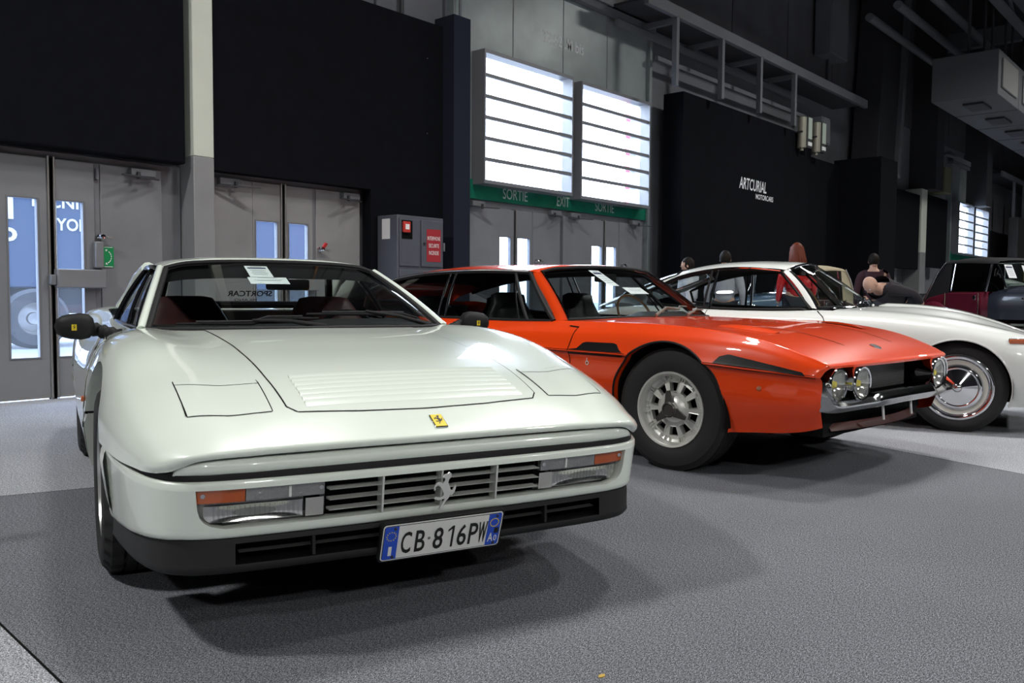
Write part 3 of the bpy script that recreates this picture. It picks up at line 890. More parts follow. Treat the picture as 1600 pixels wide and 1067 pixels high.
# ================================================================= WHITE SPORTS CAR
M_pw = mat('paint_ivory', (.70, .765, .695), .30, coat=1, coat_rough=.02)
M_rub = mat('rubber_black', (.010, .010, .011), .6, spec=.25)
M_plas = mat('plastic_black', (.014, .014, .015), .55, spec=.3, bump=(260, .4, .001))
M_gblk = mat('gloss_black', (.008, .008, .01), .12, coat=.5)
M_tyre = mat('tyre', (.019, .019, .020), .65, spec=.3, bump=(180, .3, .001))
M_liner = mat('wheel_well', (.01, .01, .01), .9, spec=.1)
M_glass = glass('car_glass', (.80, .86, .84))
M_glassd = glass('car_glass_side', (.45, .50, .50))
M_clear = glass('lamp_glass', (.93, .93, .92), ior=1.5)
M_amber = mat('amber_lens', (.42, .075, .008), .18, coat=1, bump=(90, .3, .002))
M_refl = mat('reflector', (.75, .75, .75), .12, 1)
M_mgrey = mat('grille_alloy', (.72, .73, .70), .35, .5)
M_leather = mat('leather_oxblood', (.10, .022, .022), .5, bump=(60, .2, .003))
M_tan = mat('trim_tan', (.18, .10, .05), .7)
M_blue = mat('plate_blue', (.02, .08, .55), .4)
M_plate = mat('plate_white', (.72, .73, .71), .45)
M_yel = mat('badge_yellow', (.80, .60, .02), .35)
M_ink = mat('ink_black', (.01, .01, .01), .5)
M_paper = mat('paper', (.80, .82, .84), .7)
M_papert = mat('paper_print', (.35, .36, .42), .7)
M_navy = mat('paper_navy', (.03, .04, .10), .7)
TOP = ((0, 0, 3), (1, 0, 0), (0, 1, 0), (0, 0, -1))
def SIDE(s): return ((0, 3 * s, 0), (1, 0, 0), (0, 0, 1), (0, -s, 0))
def wheel(parent, x, y, s, r, w, rr, lug=0, prof=None, steer=0, n=120, name='wheel'):
    """tyre (with tread grooves) as a part; returns it.  s = outer side (+1 left, -1 right)"""
    h = w / 2
    p = [(rr, -h * .86), (rr + .018, -h * .97), ((rr + r) / 2, -h * 1.04), (r - .03, -h * .97), (r - .010, -h * .80)]
    tr = [-.76, -.42, -.40, -.34, -.32, -.03, -.01, .01, .03, .32, .34, .40, .42, .76]
    gro = {2, 3, 6, 7, 10, 11}
    p += [(r - (.007 if k in gro else .0) - .004 * abs(t) ** 3, h * t) for k, t in enumerate(tr)]
    p += [(a, -b) for a, b in reversed(p[:5])]
    g = G().lathe(p, (0, 0, 0), (0, 1, 0), n)
    if lug:
        for q, (a, b) in enumerate(p):
            if 4 <= q <= 6 or 17 <= q <= 19 or 8 <= q <= 9 or 14 <= q <= 15:
                for i in range(0, n, lug):
                    j = q * n + i
                    v = Vector(g.v[j])
                    d = Vector((v.x, 0, v.z))
                    k = (d.length - .009) / d.length
                    g.v[j] = (v.x * k, v.y, v.z * k)
    o = g.obj(name, M_tyre, parent, smooth=30)
    o.location = (x, y, r - .004)
    o.rotation_euler = (0, 0, steer)
    return o
def card(label, o, right, up, w, h, header=True, rows=4, name='price_card', parent=None):
    """printed sheet with a navy header and grey lines"""
    o, right, up = Vector(o), Vector(right).normalized(), Vector(up)
    up = (up - right * up.dot(right)).normalized()
    n = right.cross(up)
    t = thing(name, label, 'paper', o)
    g = G().obox((0, 0, 0), right * w / 2, up * h / 2, n * .0006)
    g.obj('sheet', M_paper, t, smooth=0)
    if header:
        G().obox(up * h * .30 + n * .0012, right * w * .40, up * h * .055, n * .0003).obj('header_bar', M_navy, t, smooth=0)
    g = G()
    for i in range(rows):
        g.obox(up * h * (.10 - .13 * i) + n * .0012, right * w * (.36 - .06 * (i % 2)), up * h * .013, n * .0003)
    g.obox(up * h * .42 + n * .0012, right * w * .25, up * h * .018, n * .0003)
    g.obj('print_lines', M_papert, t, smooth=0)
    return t
HORSE = [(-.14, 0), (-.05, .01), (.0, .10), (.07, .20), (.15, .28), (.19, .36), (.25, .34), (.33, .44), (.37, .57), (.33, .67), (.30, .57), (.26, .49), (.20, .50), (.17, .59), (.11, .70), (.13, .79), (.20, .86), (.21, .94), (.13, 1.0), (.08, .96), (.01, .94), (-.07, .89), (-.08, .85), (.0, .84), (.02, .78), (-.05, .70), (-.16, .75), (-.27, .72), (-.33, .62), (-.31, .51), (-.27, .54), (-.28, .62), (-.22, .66), (-.13, .62), (-.07, .52), (-.01, .42), (-.03, .35), (-.13, .32), (-.28, .36), (-.31, .30), (-.16, .24), (-.04, .26), (.03, .28), (.0, .21), (-.09, .09)]
fo = thing('sports_car', 'ivory white wedge-shaped sports car in the foreground with number plate CB 816PW', 'car', (2.023, 2.649, 0), math.atan2(-.9370, -.3495))
fc = [
 [(.962, 0, .529), (.960, .30, .529), (.954, .52, .527), (.940, .655, .519), (.918, .700, .500), (.898, .722, .492), (.875, .742, .488)],
 [(.971, 0, .531), (.969, .30, .531), (.963, .52, .529), (.950, .661, .522), (.922, .708, .506), (.900, .730, .497), (.872, .745, .488)],
 [(.975, 0, .538), (.973, .30, .538), (.967, .52, .536), (.955, .668, .529), (.923, .715, .514), (.897, .738, .503), (.866, .752, .488)],
 [(.9735, 0, .547), (.9715, .30, .547), (.965, .52, .545), (.953, .670, .537), (.918, .720, .522), (.890, .745, .507), (.856, .758, .488)],
 [(.964, 0, .5535), (.962, .30, .5535), (.955, .52, .5515), (.943, .671, .543), (.908, .724, .528), (.878, .752, .511), (.843, .765, .488)],
 [(.90, 0, .588), (.90, .30, .588), (.892, .52, .585), (.87, .675, .577), (.84, .738, .553), (.81, .772, .525), (.78, .786, .489)],
 [(.82, 0, .627), (.82, .30, .626), (.81, .52, .621), (.79, .682, .612), (.76, .758, .580), (.73, .796, .54), (.70, .808, .490)],
 [(.70, 0, .670), (.70, .30, .668), (.69, .52, .661), (.67, .690, .653), (.64, .775, .615), (.62, .815, .56), (.60, .826, .492)],
 [(.50, 0, .716), (.50, .30, .714), (.49, .52, .707), (.47, .700, .703), (.46, .790, .660), (.45, .834, .58), (.44, .842, .494)],
 [(.20, 0, .758), (.20, .30, .756), (.20, .52, .753), (.20, .705, .766), (.20, .802, .715), (.20, .846, .595), (.20, .856, .495)],
 [(.0, 0, .780), (.0, .30, .777), (-.01, .52, .773), (-.02, .712, .790), (-.02, .808, .740), (-.02, .85, .615), (-.02, .862, .495)],
 [(-.16, 0, .792), (-.16, .30, .789), (-.18, .53, .785), (-.23, .712, .799), (-.23, .805, .750), (-.23, .85, .625), (-.23, .865, .495)],
 [(-.33, 0, .801), (-.34, .30, .798), (-.40, .54, .795), (-.52, .69, .798), (-.52, .788, .755), (-.52, .846, .635), (-.52, .865, .495)],
 [(-.9, 0, .80), (-.9, .30, .80), (-.9, .55, .80), (-.9, .69, .798), (-.9, .775, .758), (-.9, .84, .64), (-.9, .865, .495)],
 [(-1.5, 0, .81), (-1.5, .30, .81), (-1.5, .55, .81), (-1.5, .69, .812), (-1.5, .775, .775), (-1.5, .843, .65), (-1.5, .866, .495)],
 [(-2.0, 0, .84), (-2.0, .30, .84), (-2.0, .52, .845), (-2.0, .69, .850), (-2.0, .79, .81), (-2.0, .85, .67), (-2.0, .868, .495)],
 [(-2.4, 0, .84), (-2.4, .30, .84), (-2.4, .52, .845), (-2.4, .69, .855), (-2.4, .79, .815), (-2.4, .85, .67), (-2.4, .868, .495)],
 [(-2.9, 0, .825), (-2.9, .30, .825), (-2.9, .52, .825), (-2.9, .68, .825), (-2.9, .77, .785), (-2.9, .825, .65), (-2.9, .842, .495)],
 [(-3.27, 0, .80), (-3.27, .30, .80), (-3.25, .52, .80), (-3.22, .65, .795), (-3.2, .73, .755), (-3.18, .775, .64), (-3.17, .79, .495)],
 [(-3.31, 0, .76), (-3.31, .30, .76), (-3.29, .52, .76), (-3.26, .64, .755), (-3.23, .715, .725), (-3.21, .76, .63), (-3.2, .775, .495)],
 [(-3.30, 0, .50), (-3.30, .30, .50), (-3.28, .52, .50), (-3.25, .63, .50), (-3.22, .70, .50), (-3.2, .745, .50), (-3.19, .77, .494)]]
FA = [(0, .325, .385), (-2.35, .325, .385)]
P, iu, iv = loft(fc, .02, .02, smooth=0)
fv, ff = shell(P, lambda i, j: iu[12] <= i < iu[15] and j < iv[3], FA)
fv, ff = mirror(fv, ff)
mesh_obj('body_shell', fv, ff, M_pw, fo, smooth=50)
# full skin used to lay panels on
tv, tf = mirror(*shell(P))
ft = bvh(tv, tf)
# lower flanks with the waist crease
lc = []
for st in fc[8:]:
    x, y, z = st[6]
    lc.append([(x, y - .012, z - .004), (x, y - .003, z - .02), (x, y - .004, z - .10), (x, y - .022, z - .20), (x, y - .075, z - .30)])
P2, _, _ = loft(lc, .022, .03)
v, f = shell(P2, None, FA)
mesh_obj('lower_flank', v, f, M_pw, fo, smooth=50)
mesh_obj('lower_flank', [(p[0], -p[1], p[2]) for p in v], [tuple(reversed(q)) for q in f], M_pw, fo, smooth=50)
_v, _f = mirror(*shell(P2))
ft2 = bvh(tv + _v, tf + [tuple(i + len(tv) for i in q) for q in _f])
# waist line rubbing strip in black
st = spline([np.array(s[6]) + np.array([0, -.008, -.001]) for s in fc[7:]], 60)
for s in (1, -1):
    pts = [p * np.array([1, s, 1]) for p in st if all(math.hypot(p[0] - a, p[2] - b) > r for a, b, r in FA)]
    seg = []
    for q in pts:
        if seg and np.linalg.norm(q - seg[-1]) > .2:
            G().tube(seg, .006, 6).obj('waist_strip', M_rub, fo); seg = []
        seg.append(q)
    if len(seg) > 1: G().tube(seg, .006, 6).obj('waist_strip', M_rub, fo)
# hood with its shut line, cowl and louvres
def panel(name, b, t, l, r, nu, nv, m, parent, tree, frame, gap=.004, off=.0022, d=(0, 0, -1), gapm=None, **k):
    P_ = coons(b, t, l, r, nu, nv)
    o = patch_obj(name, drape(tree, P_, frame, off), m, parent, .0022, d, **k)
    c = P_.reshape(-1, 2).mean(0)
    # dark joint: a ribbon just outside the rim
    rim = [P_[i, 0] for i in range(nu)] + [P_[-1, j] for j in range(1, nv)] + [P_[i, -1] for i in range(nu - 2, -1, -1)] + [P_[0, j] for j in range(nv - 2, -1, -1)]
    ribbon(tree, rim, frame, gap * 2, .0012, gapm or M_gap, name + '_joint', o)
    return o
hood = panel('hood', [(.835, -.372), (.852, -.2), (.857, 0), (.852, .2), (.835, .372)], [(-.36, -.435), (-.335, -.2), (-.322, 0), (-.335, .2), (-.36, .435)],
             [(.835, -.372), (.805, -.395), (.6, -.405), (.1, -.415), (-.15, -.425), (-.36, -.435)], [(.835, .372), (.805, .395), (.6, .405), (.1, .415), (-.15, .425), (-.36, .435)], 50, 64, M_pw, fo, ft, TOP)
for k in range(7):
    x0 = .818 - k * .0312
    yy = np.linspace(-.343, .343, 25)
    rows = []
    for dx, dz in ((0, .0024), (-.002, .0030), (-.0245, .0090), (-.0265, .0085), (-.0267, .0024)):
        rows.append([Vector(ft.ray_cast(Vector((x0 + dx, float(y), 3)), Vector((0, 0, -1)))[0]) + Vector((0, 0, dz)) for y in yy])
    g = G().grid(np.array([[tuple(p) for p in r] for r in rows]))
    n = 25
    g.f += [(0, n, 2 * n, 3 * n, 4 * n), (5 * n - 1, 4 * n - 1, 3 * n - 1, 2 * n - 1, n - 1)]
    g.obj('louvre', M_pw, hood, smooth=30)
for s, nm in ((-1, 'R'), (1, 'L')):
    o = panel('headlight_cover', [(.822, s * .44), (.820, s * .55), (.800, s * .655)], [(.606, s * .44), (.600, s * .55), (.570, s * .664)],
          [(.822, s * .44), (.71, s * .44), (.606, s * .44)], [(.800, s * .655), (.69, s * .660), (.570, s * .664)], 22, 24, M_pw, fo, ft, TOP, gap=.003)
    ribbon(ft, [(.638, s * .441), (.632, s * .55), (.602, s * .663)], TOP, .003, .0028, M_gap, 'hinge_joint', o, n=16)
    for yy, w in ((.441, .008), (.6615, .008)):
        ribbon(ft, [(.815 if yy < .5 else .796, s * (yy if yy < .5 else .656)), (.625 if yy < .5 else .585, s * (yy - .001))], TOP, w, .0016, M_gap, 'side_slot', o, n=14)
# crease line of the front wings: fuel flap, badge
_b0 = ft.ray_cast(Vector((.952, 0.012, 3)), Vector((0, 0, -1)))[0]
_b1 = ft.ray_cast(Vector((.890, 0.012, 3)), Vector((0, 0, -1)))[0]
_bu = (_b1 - _b0).normalized()
_bn = Vector((0, 1, 0)).cross(_bu).normalized()
if _bn.z < 0: _bn = -_bn
_bc = (_b0 + _b1) / 2
bg = G().obox(_bc + _bn * .0025, _bu * .031, (0, .0195, 0), _bn * .0022).obj('hood_badge', M_chrome, fo, bev=.002)
G().obox(_bc + _bn * .0050, _bu * .028, (0, .0170, 0), _bn * .0006).obj('badge_enamel', M_yel, bg, smooth=0)
G().prism([(p[0] * .034, p[1] * .040 - .017) for p in HORSE], _bc + _bn * .0057, (0, 1, 0), _bu, _bn * .0007).obj('badge_horse', M_ink, bg, smooth=0)
# nose bar
def planrow(off, z, ym):
    base = spline([(.972, 0), (.971, .2), (.967, .4), (.960, .55), (.944, .645), (.922, .69), (.895, .715)], 60)
    base = base[base[:, 1] <= ym]
    return [(x - off, y, z) for x, y in base]
rows = [planrow(.05, .525, .71), planrow(.018, .525, .71), planrow(.006, .517, .71), planrow(.0, .503, .71), planrow(.002, .490, .71), planrow(.014, .4815, .71), planrow(.06, .4805, .71)]
Pb = np.array(rows)
k = Pb.shape[1]
for j in range(k):  # rounded ends
    y = Pb[0, j, 1]
    t = max(0, (y - .63) / (Pb[0, -1, 1] - .63))
    q = math.sqrt(max(0, 1 - t * t))
    Pb[:, j, 2] = .4805 + (Pb[:, j, 2] - .4805) * (.12 + .88 * q)
mesh_obj('nose_bar', *mirror(*shell(Pb)), M_pw, fo, smooth=60)
mesh_obj('nose_recess', *mirror(*shell(np.array([planrow(.035, .54, .72), planrow(.035, .45, .72)]))), M_gap, fo)
# front bumper: face with an opening for lamps and grille
pl = spline([(.984, 0), (.983, .17), (.979, .33), (.971, .5), (.957, .62), (.937, .68), (.900, .73), (.83, .772), (.72, .804), (.56, .826), (.37, .842)], 111)
yh = [.655, .652, .64, .60]
prof = [(-.055, .464, 0), (-.014, .4685, 0), (-.006, .4675, 0), (-.002, .462, 0), (-.002, .447, 1), (-.045, .444, 1), (-.058, .346, 1), (-.016, .343, 1), (-.0175, .333, 0), (-.0195, .323, 0), (-.026, .3165, 0), (-.07, .314, 0)]
g = G()
nrm = np.gradient(pl, axis=0)
nrm = np.stack([-nrm[:, 1], nrm[:, 0]], 1)
nrm = -nrm / np.linalg.norm(nrm, axis=1)[:, None]
if nrm[0, 0] < 0: nrm = -nrm
s_side = np.clip((.92 - pl[:, 0]) / .54, 0, 1)  # 0 at nose, 1 at the arch
Bz = []
for off, z, hole in prof:
    zz = z + .03 * s_side * (1 if z > .4 else 0) - .05 * s_side * (1 if z < .36 else 0)
    o2 = off if not hole else off
    Bz.append(np.column_stack([pl[:, 0] + nrm[:, 0] * o2, pl[:, 1] + nrm[:, 1] * o2, zz]))
Bz = np.array(Bz)
# outer face: rows 3 and 8 joined by a plain face outside the opening
def lampedge(z):  # outer end of the opening, chamfered towards the bottom
    t = (z - .343) / .104
    t = min(1, max(0, t))
    return .655 + .004 * t if t > .45 else .590 + .065 * math.sqrt(max(0, 1 - (1 - t / .45) ** 2))
face_rows = []
for t in np.linspace(0, 1, 13):
    z = .447 + (.343 - .447) * t
    off = -.002 - .014 * t
    zz = z + .03 * s_side * (1 - t) - .05 * s_side * t
    r_ = np.column_stack([pl[:, 0] + nrm[:, 0] * off, pl[:, 1] + nrm[:, 1] * off, zz])
    j0 = np.searchsorted(pl[:, 1], lampedge(z))
    # squeeze columns so that the edge lies exactly on the opening
    ys = pl[:, 1]
    q = np.interp(lampedge(z), ys, np.arange(len(ys)))
    cols = np.linspace(q, len(ys) - 1, 60)
    face_rows.append(np.stack([np.interp(cols, np.arange(len(ys)), r_[:, c]) for c in range(3)], 1))
F3 = np.array(face_rows)
bv, bf = [], []
def addg(A, arch=True):
    v, f = shell(A, None, [FA[0]] if arch else ())
    n = len(bv)
    bv.extend(v)
    bf.extend([tuple(i + n for i in q) for q in f])
addg(Bz[:5]); addg(Bz[7:]); addg(F3)
# inward return of the opening at its outer end
ret = np.array([F3[:, 0], F3[:, 0] + np.array([-.05, -.004, 0])])
addg(ret, False)
j1 = int(np.searchsorted(pl[:, 1], .665))
addg(np.array([Bz[4][:j1], Bz[4][:j1] + np.array([-.05, 0, -.001])]), False)
addg(np.array([Bz[7][:j1], Bz[7][:j1] + np.array([-.05, 0, .001])]), False)
mesh_obj('front_bumper', *mirror(bv, bf), M_pw, fo, smooth=50)
# black filler between nose and bumper
sp = pl[:100]
mesh_obj('bumper_gasket', *mirror(*shell(np.array([np.column_stack([sp - nrm[:100] * o_, np.full(100, z_) + .028 * s_side[:100]]) for o_, z_ in ((.018, .49), (.014, .478), (.014, .466), (.03, .458))]), None, [FA[0]])), M_rub, fo)
# spoiler with the lower intake
ps = pl.copy()
sprof = [(-.028, .314, 0), (-.026, .300, 1), (-.026, .245, 1), (-.024, .235, 0), (-.034, .222, 0), (-.07, .214, 0), (-.16, .22, 0)]
S = np.array([np.column_stack([pl[:, 0] + nrm[:, 0] * o_, pl[:, 1] + nrm[:, 1] * o_, z_ - .05 * s_side * (1 if z_ > .3 else .35)]) for o_, z_, h in sprof])
jh = int(np.searchsorted(pl[:, 1], .56))
v, f = shell(S, lambda i, j: i == 1 and j < jh, [FA[0]])
mesh_obj('spoiler', *mirror(v, f), M_plas, fo, smooth=50)
v, f = shell(np.array([S[1][:jh + 2], S[1][:jh + 2] + np.array([-.06, 0, 0]), S[2][:jh + 2] + np.array([-.06, 0, 0]), S[2][:jh + 2]]))
it = mesh_obj('lower_intake', *mirror(v, f), M_gap, fo, smooth=30)
G().grid(np.array([[(x - .04, y, z - .026) for x, y, z in S[1][:jh]], [(x - .014, y, z - .028) for x, y, z in S[1][:jh]]])).mir().obj('intake_slat', mat('slat_dark', (.06, .06, .06), .35), it)
for y in (-.36, .36):
    G().box(.925, .947, y - .004, y + .004, .246, .30).obj('intake_bar', M_plas, it)
# grille
gb = G().box(.90, .91, -.62, .62, .34, .45).obj('grille_backing', M_gap, fo, smooth=0)
for z in (.4215, .393, .3645):
    xx = .975 - (.45 - z) * .14
    G().prism([(0, 0), (.002, .0022), (-.035, .004), (-.035, -.002)], (xx, -.322, z), (1, 0, 0), (0, 0, 1), (0, .644, 0)).obj('grille_slat', M_mgrey, fo, smooth=0)
for y in (-.175, 0, .175):
    G().obox((.955, y, .395), (.020, 0, 0), (0, .003, 0), (.007, 0, .051)).obj('grille_bar', M_mgrey, fo, bev=.001)
hb = G().prism([(p[0] * .098, p[1] * .108) for p in HORSE], (.980, 0, .338), (0, 1, 0), (.14, 0, .99), (.006, 0, 0)).obj('grille_emblem', mat('emblem_silver', (.82, .82, .80), .3, .6), fo, smooth=0, bev=.0012)
hb['label'] = 'silver rearing horse emblem'
# lamp units
for s in (-1, 1):
    def lp(y, z, d=0):  # point on the lamp face
        xx = np.interp(y, pl[:, 1], pl[:, 0])
        return (xx - .016 - (.45 - z) * .13 - d, s * y, z)
    def lface(y0, y1, z0, z1, n=14, d=0, edge=False):
        rows = []
        for z in np.linspace(z0, z1, 9):
            ye = min(y1, lampedge(z) - .004) if edge else y1
            rows.append([lp(y, z, d) for y in np.linspace(y0, ye, n)])
        return np.array(rows)
    hs = G().grid(lface(.325, .70, .344, .447, 20, .028, True)).obj('lamp_housing', M_gblk, fo)
    hs['label'] = 'combined indicator, side light and fog lamp unit'
    hs.location.x = 0
    g = G().grid(lface(.334, .645, .349, .403, 18, .0, True)); g.obj('fog_lens', M_clear, hs)
    rf = G().grid(np.array([[lp(y, z, .012 + .014 * (1 - ((y - .51) / .15) ** 2) * (1 - ((z - .376) / .03) ** 2)) for y in np.linspace(.388, min(.636, lampedge(z) - .012), 16)] for z in np.linspace(.354, .398, 8)])).obj('fog_reflector', M_refl, hs)
    for k_ in range(18):
        y = .40 + k_ * .0125
        G().bar(lp(y, .36, .004), lp(y, .398, .004), .0035, .002, (1, 0, 0)).obj('lens_rib', M_clear, hs)
    G().grid(lface(.384, .66, .350, .404, 14, .024, True)).obj('fog_back', mat('lamp_grey', (.35, .35, .35), .3, .7), hs)
    G().grid(lface(.334, .382, .352, .402, 6, .006)).obj('side_lens', mat('lens_grey', (.5, .5, .5), .25, .3, bump=(80, .4, .002)), hs)
    def block(nm, y0, y1, m, lab=None):
        A = lface(y0, y1, .410, .444, 12, .001, True)
        patch_obj(nm, A, m, hs, .018, (-1, 0, 0), label=lab)
    block('indicator_lens', .538, .655, M_amber, 'amber indicator lens')
    block('position_lens', .334, .536, mat('lens_clear_ribbed', (.32, .33, .33), .15, .6, coat=1, bump=(140, 1, .004)))
    for y in (.343, .640):
        G().cyl(lp(y, .43, .001), lp(y, .43, -.003), .006, n=10).obj('lens_screw', M_chrome, hs)
    G().bar(lp(.425, .412, -.001), lp(.425, .442, -.001), .006, .004, (1, 0, 0)).obj('lens_divider', mat('lens_white', (.7, .7, .7), .3), hs)
# number plate
pr = Vector((0, 1, 0)); pu = Vector((.040, 0, .112)).normalized(); pn = pr.cross(pu).normalized()
if pn.x < 0: pn = -pn
pc_ = Vector((.975, 0.004, .258))
pt = G()
def rrect(w, h, r, n=5):
    out = []
    for cx_, cy_, a0 in ((w - r, h - r, 0), (-w + r, h - r, 90), (-w + r, -h + r, 180), (w - r, -h + r, 270)):
        out += [(cx_ + r * math.cos(R(a0 + 90 * i / n)), cy_ + r * math.sin(R(a0 + 90 * i / n))) for i in range(n + 1)]
    return out
np_ = G().prism(rrect(.190, .064, .012), pc_, pr, pu, pn * -.016).obj('number_plate', M_rub, fo, smooth=30, bev=.002)
np_['label'] = 'front number plate reading CB 816PW with blue end bands'
G().prism(rrect(.184, .0575, .010), pc_ + pn * .0002, pr, pu, pn * .0016).obj('plate_rim', M_plate, np_, smooth=30)
G().prism(rrect(.181, .0545, .009), pc_ + pn * .0016, pr, pu, pn * .0006).obj('plate_groove', M_ink, np_, smooth=0)
G().prism(rrect(.179, .0525, .008), pc_ + pn * .002, pr, pu, pn * .0006).obj('plate_face', M_plate, np_, smooth=0)
for a, b in ((-.179, -.139), (.139, .179)):
    G().obox(pc_ + pr * ((a + b) / 2) + pn * .003, pr * (b - a) / 2, pu * .0525, pn * .0004).obj('blue_band', M_blue, np_, smooth=0)
def ptxt(t, y, z, w, h, m, bold=0):
    lettering('plate_lettering', t, pc_ + pr * y + pu * z + pn * .0040, pr, pu, w, h, m, np_, bold=bold)
for ch, y, w in (('C', -.113, .030), ('B', -.071, .030), ('8', -.016, .030), ('6', .058, .029), ('P', .094, .028), ('W', .124, .028)):
    ptxt(ch, y, -.004, w, .071, M_ink, .03 if ch == 'W' else .012)
G().prism([(.003, -.0355), (.0095, -.0355), (.0095, .0355), (.004, .0355), (-.009, .024), (-.009, .017), (.003, .0255)], pc_ + pr * .022 + pu * -.004 + pn * .0036, pr, pu, pn * .0004).obj('plate_lettering', M_ink, np_, smooth=0)
ptxt('I', -.159, -.026, .010, .030, M_plate, .02)
ptxt('A', .153, -.026, .017, .030, M_plate, .01)
ptxt('0', .169, -.030, .010, .020, M_plate, .01)
G().obox(pc_ + pr * .169 + pu * -.004 + pn * .0038, pr * .007, pu * .009, pn * .0003).obj('province_stamp', M_ink, np_, smooth=0)
g = G()
for i in range(12):
    a = 2 * PI * i / 12
    g.obox(pc_ + pr * (-.159 + .0135 * math.cos(a)) + pu * (.022 + .0135 * math.sin(a)) + pn * .0038, pr * .0015, pu * .0015, pn * .0003)
g.obj('star_ring', M_yel, np_, smooth=0)
G().lathe([(.0125, 0), (.0145, 0), (.0145, .0004), (.0125, .0004)], pc_ + pr * .159 + pu * .024 + pn * .0036, pn, 28).obj('yellow_ring', M_yel, np_)
G().lathe([(0, .0004), (.0045, .0004), (.0045, 0)], pc_ + pr * -.0445 + pu * 0 + pn * .0030, pn, 14).obj('plate_stamp', mat('stamp_grey', (.15, .15, .15), .5), np_)
for y in (-.150, .165):
    for z in (-.046, .046):
        G().lathe([(0, .004), (.004, .003), (.0045, 0)], pc_ + pr * y + pu * z + pn * .003, pn, 12).obj('plate_screw', M_dark, np_)
# ---- greenhouse
wb_ = [(-.30, 0, .797), (-.31, .2, .797), (-.352, .40, .795), (-.425, .56, .794), (-.495, .635, .794)]
wt_ = [(-1.02, 0, 1.092), (-1.025, .18, 1.090), (-1.04, .33, 1.084), (-1.06, .44, 1.072), (-1.08, .500, 1.054)]
def wsgrid(n=26, m=20, bulge=.018, b=wb_, t=wt_):
    B, T = spline(b, n), spline(t, n)
    v = np.linspace(0, 1, m)[:, None, None]
    A = B[None] * (1 - v) + T[None] * v
    A += np.array([.9, 0, .45]) * bulge * (4 * v * (1 - v))
    return A
A = wsgrid()
mesh_obj('windscreen', *mirror(*shell(A)), M_glass, fo, smooth=180)
def edge_tube(pts, r, m, name, parent, flat=1.0, n=8):
    return G().tube([tuple(p) for p in pts], r, n).obj(name, m, parent)
ring = [*A[0, ::-1], *A[1:, 0]]
g = G()
for s in (1, -1):
    side = [p * np.array([1, s, 1]) for p in A[:, -1]]
    g.tube([p + np.array([.006, -.006 * s, .0]) for p in side], .013, 8)
for row, r in ((A[0], .014), (A[-1], .012)):
    full = [p * np.array([1, -1, 1]) for p in row[::-1]] + list(row[1:])
    g.tube(full, r, 8)
g.obj('windscreen_seal', M_rub, fo)
# black header band inside the glass top
hb_ = A[-5:] + np.array([-.010, 0, -.022])
mesh_obj('sun_visor_band', *mirror(*shell(hb_)), M_gap, fo, smooth=180)
# a pillars
for s in (1, -1):
    pA = [np.array([p[0] - .012, s * (p[1] + .018), p[2] + .002]) for p in A[:, -1]]
    g = G()
    g.tube([tuple(p) for p in pA], [.019 - .003 * i / len(pA) for i in range(len(pA))], 10)
    g.obj('windscreen_pillar', M_pw, fo)
# roof
rc = [[(-1.025, 0, 1.088), (-1.03, .2, 1.086), (-1.045, .35, 1.078), (-1.065, .46, 1.064), (-1.085, .515, 1.043)],
      [(-1.035, 0, 1.103), (-1.04, .2, 1.100), (-1.055, .35, 1.091), (-1.075, .465, 1.075), (-1.095, .527, 1.049)],
      [(-1.12, 0, 1.114), (-1.12, .2, 1.111), (-1.13, .36, 1.102), (-1.15, .475, 1.082), (-1.17, .535, 1.054)],
      [(-1.4, 0, 1.127), (-1.4, .2, 1.124), (-1.4, .36, 1.113), (-1.4, .48, 1.091), (-1.4, .54, 1.060)],
      [(-1.62, 0, 1.118), (-1.62, .2, 1.115), (-1.62, .36, 1.105), (-1.62, .48, 1.083), (-1.62, .54, 1.052)],
      [(-1.66, 0, 1.100), (-1.66, .2, 1.097), (-1.66, .36, 1.087), (-1.66, .48, 1.067), (-1.66, .54, 1.040)]]
Pr, _, _ = loft(rc, .03, .03, smooth=1)
mesh_obj('roof', *mirror(*shell(Pr)), M_pw, fo, smooth=60)
mesh_obj('headliner', *mirror(*shell(Pr - np.array([0, 0, .02]))), M_gap, fo, smooth=60)
for s in (1, -1):
    # side window glass, from the belt up to the roof rail
    bel = spline([(-.515, .658, .800), (-.70, .665, .800), (-.9, .675, .800), (-1.3, .685, .805), (-1.72, .675, .815)], 16)
    top = spline([(-1.075, .518, 1.046), (-1.2, .533, 1.056), (-1.45, .538, 1.055), (-1.62, .536, 1.040)], 16)
    v = np.linspace(0, 1, 10)[:, None, None]
    Sg = (bel[None] * (1 - v) + top[None] * v + np.array([0, .012, 0]) * 4 * v * (1 - v)) * np.array([1, s, 1])
    G().grid(Sg).obj('side_window', M_glassd, fo, smooth=180)
    g = G()
    g.tube([p * np.array([1, s, 1]) + np.array([0, .004 * s, .002]) for p in bel], .010, 8)
    g.tube([p * np.array([1, s, 1]) + np.array([0, .004 * s, .004]) for p in top], .014, 8)
    g.obj('window_rail', M_gblk, fo)
    for q, r_ in ((0, .012), (4, .008), (11, .012)):
        G().tube([tuple(Sg[i, q] + np.array([0, .006 * s, 0])) for i in range(10)], r_, 8).obj('window_post', M_gblk, fo)
    # rear quarter louvre panel and buttress
    G().add([tuple(Sg[0, 11] * 1), tuple(Sg[9, 12]), (-1.66, s * .53, 1.04), (-2.25, s * .60, .862), (-2.0, s * .68, .84), (-1.74, s * .68, .815)], [(0, 1, 2, 3, 4, 5)]).obj('quarter_louvre', M_gblk, fo)
    G().tube([(-1.60, s * .52, 1.065), (-1.8, s * .545, 1.02), (-2.05, s * .575, .935), (-2.35, s * .61, .865)], [.035, .035, .03, .02], 10).obj('buttress', M_pw, fo)
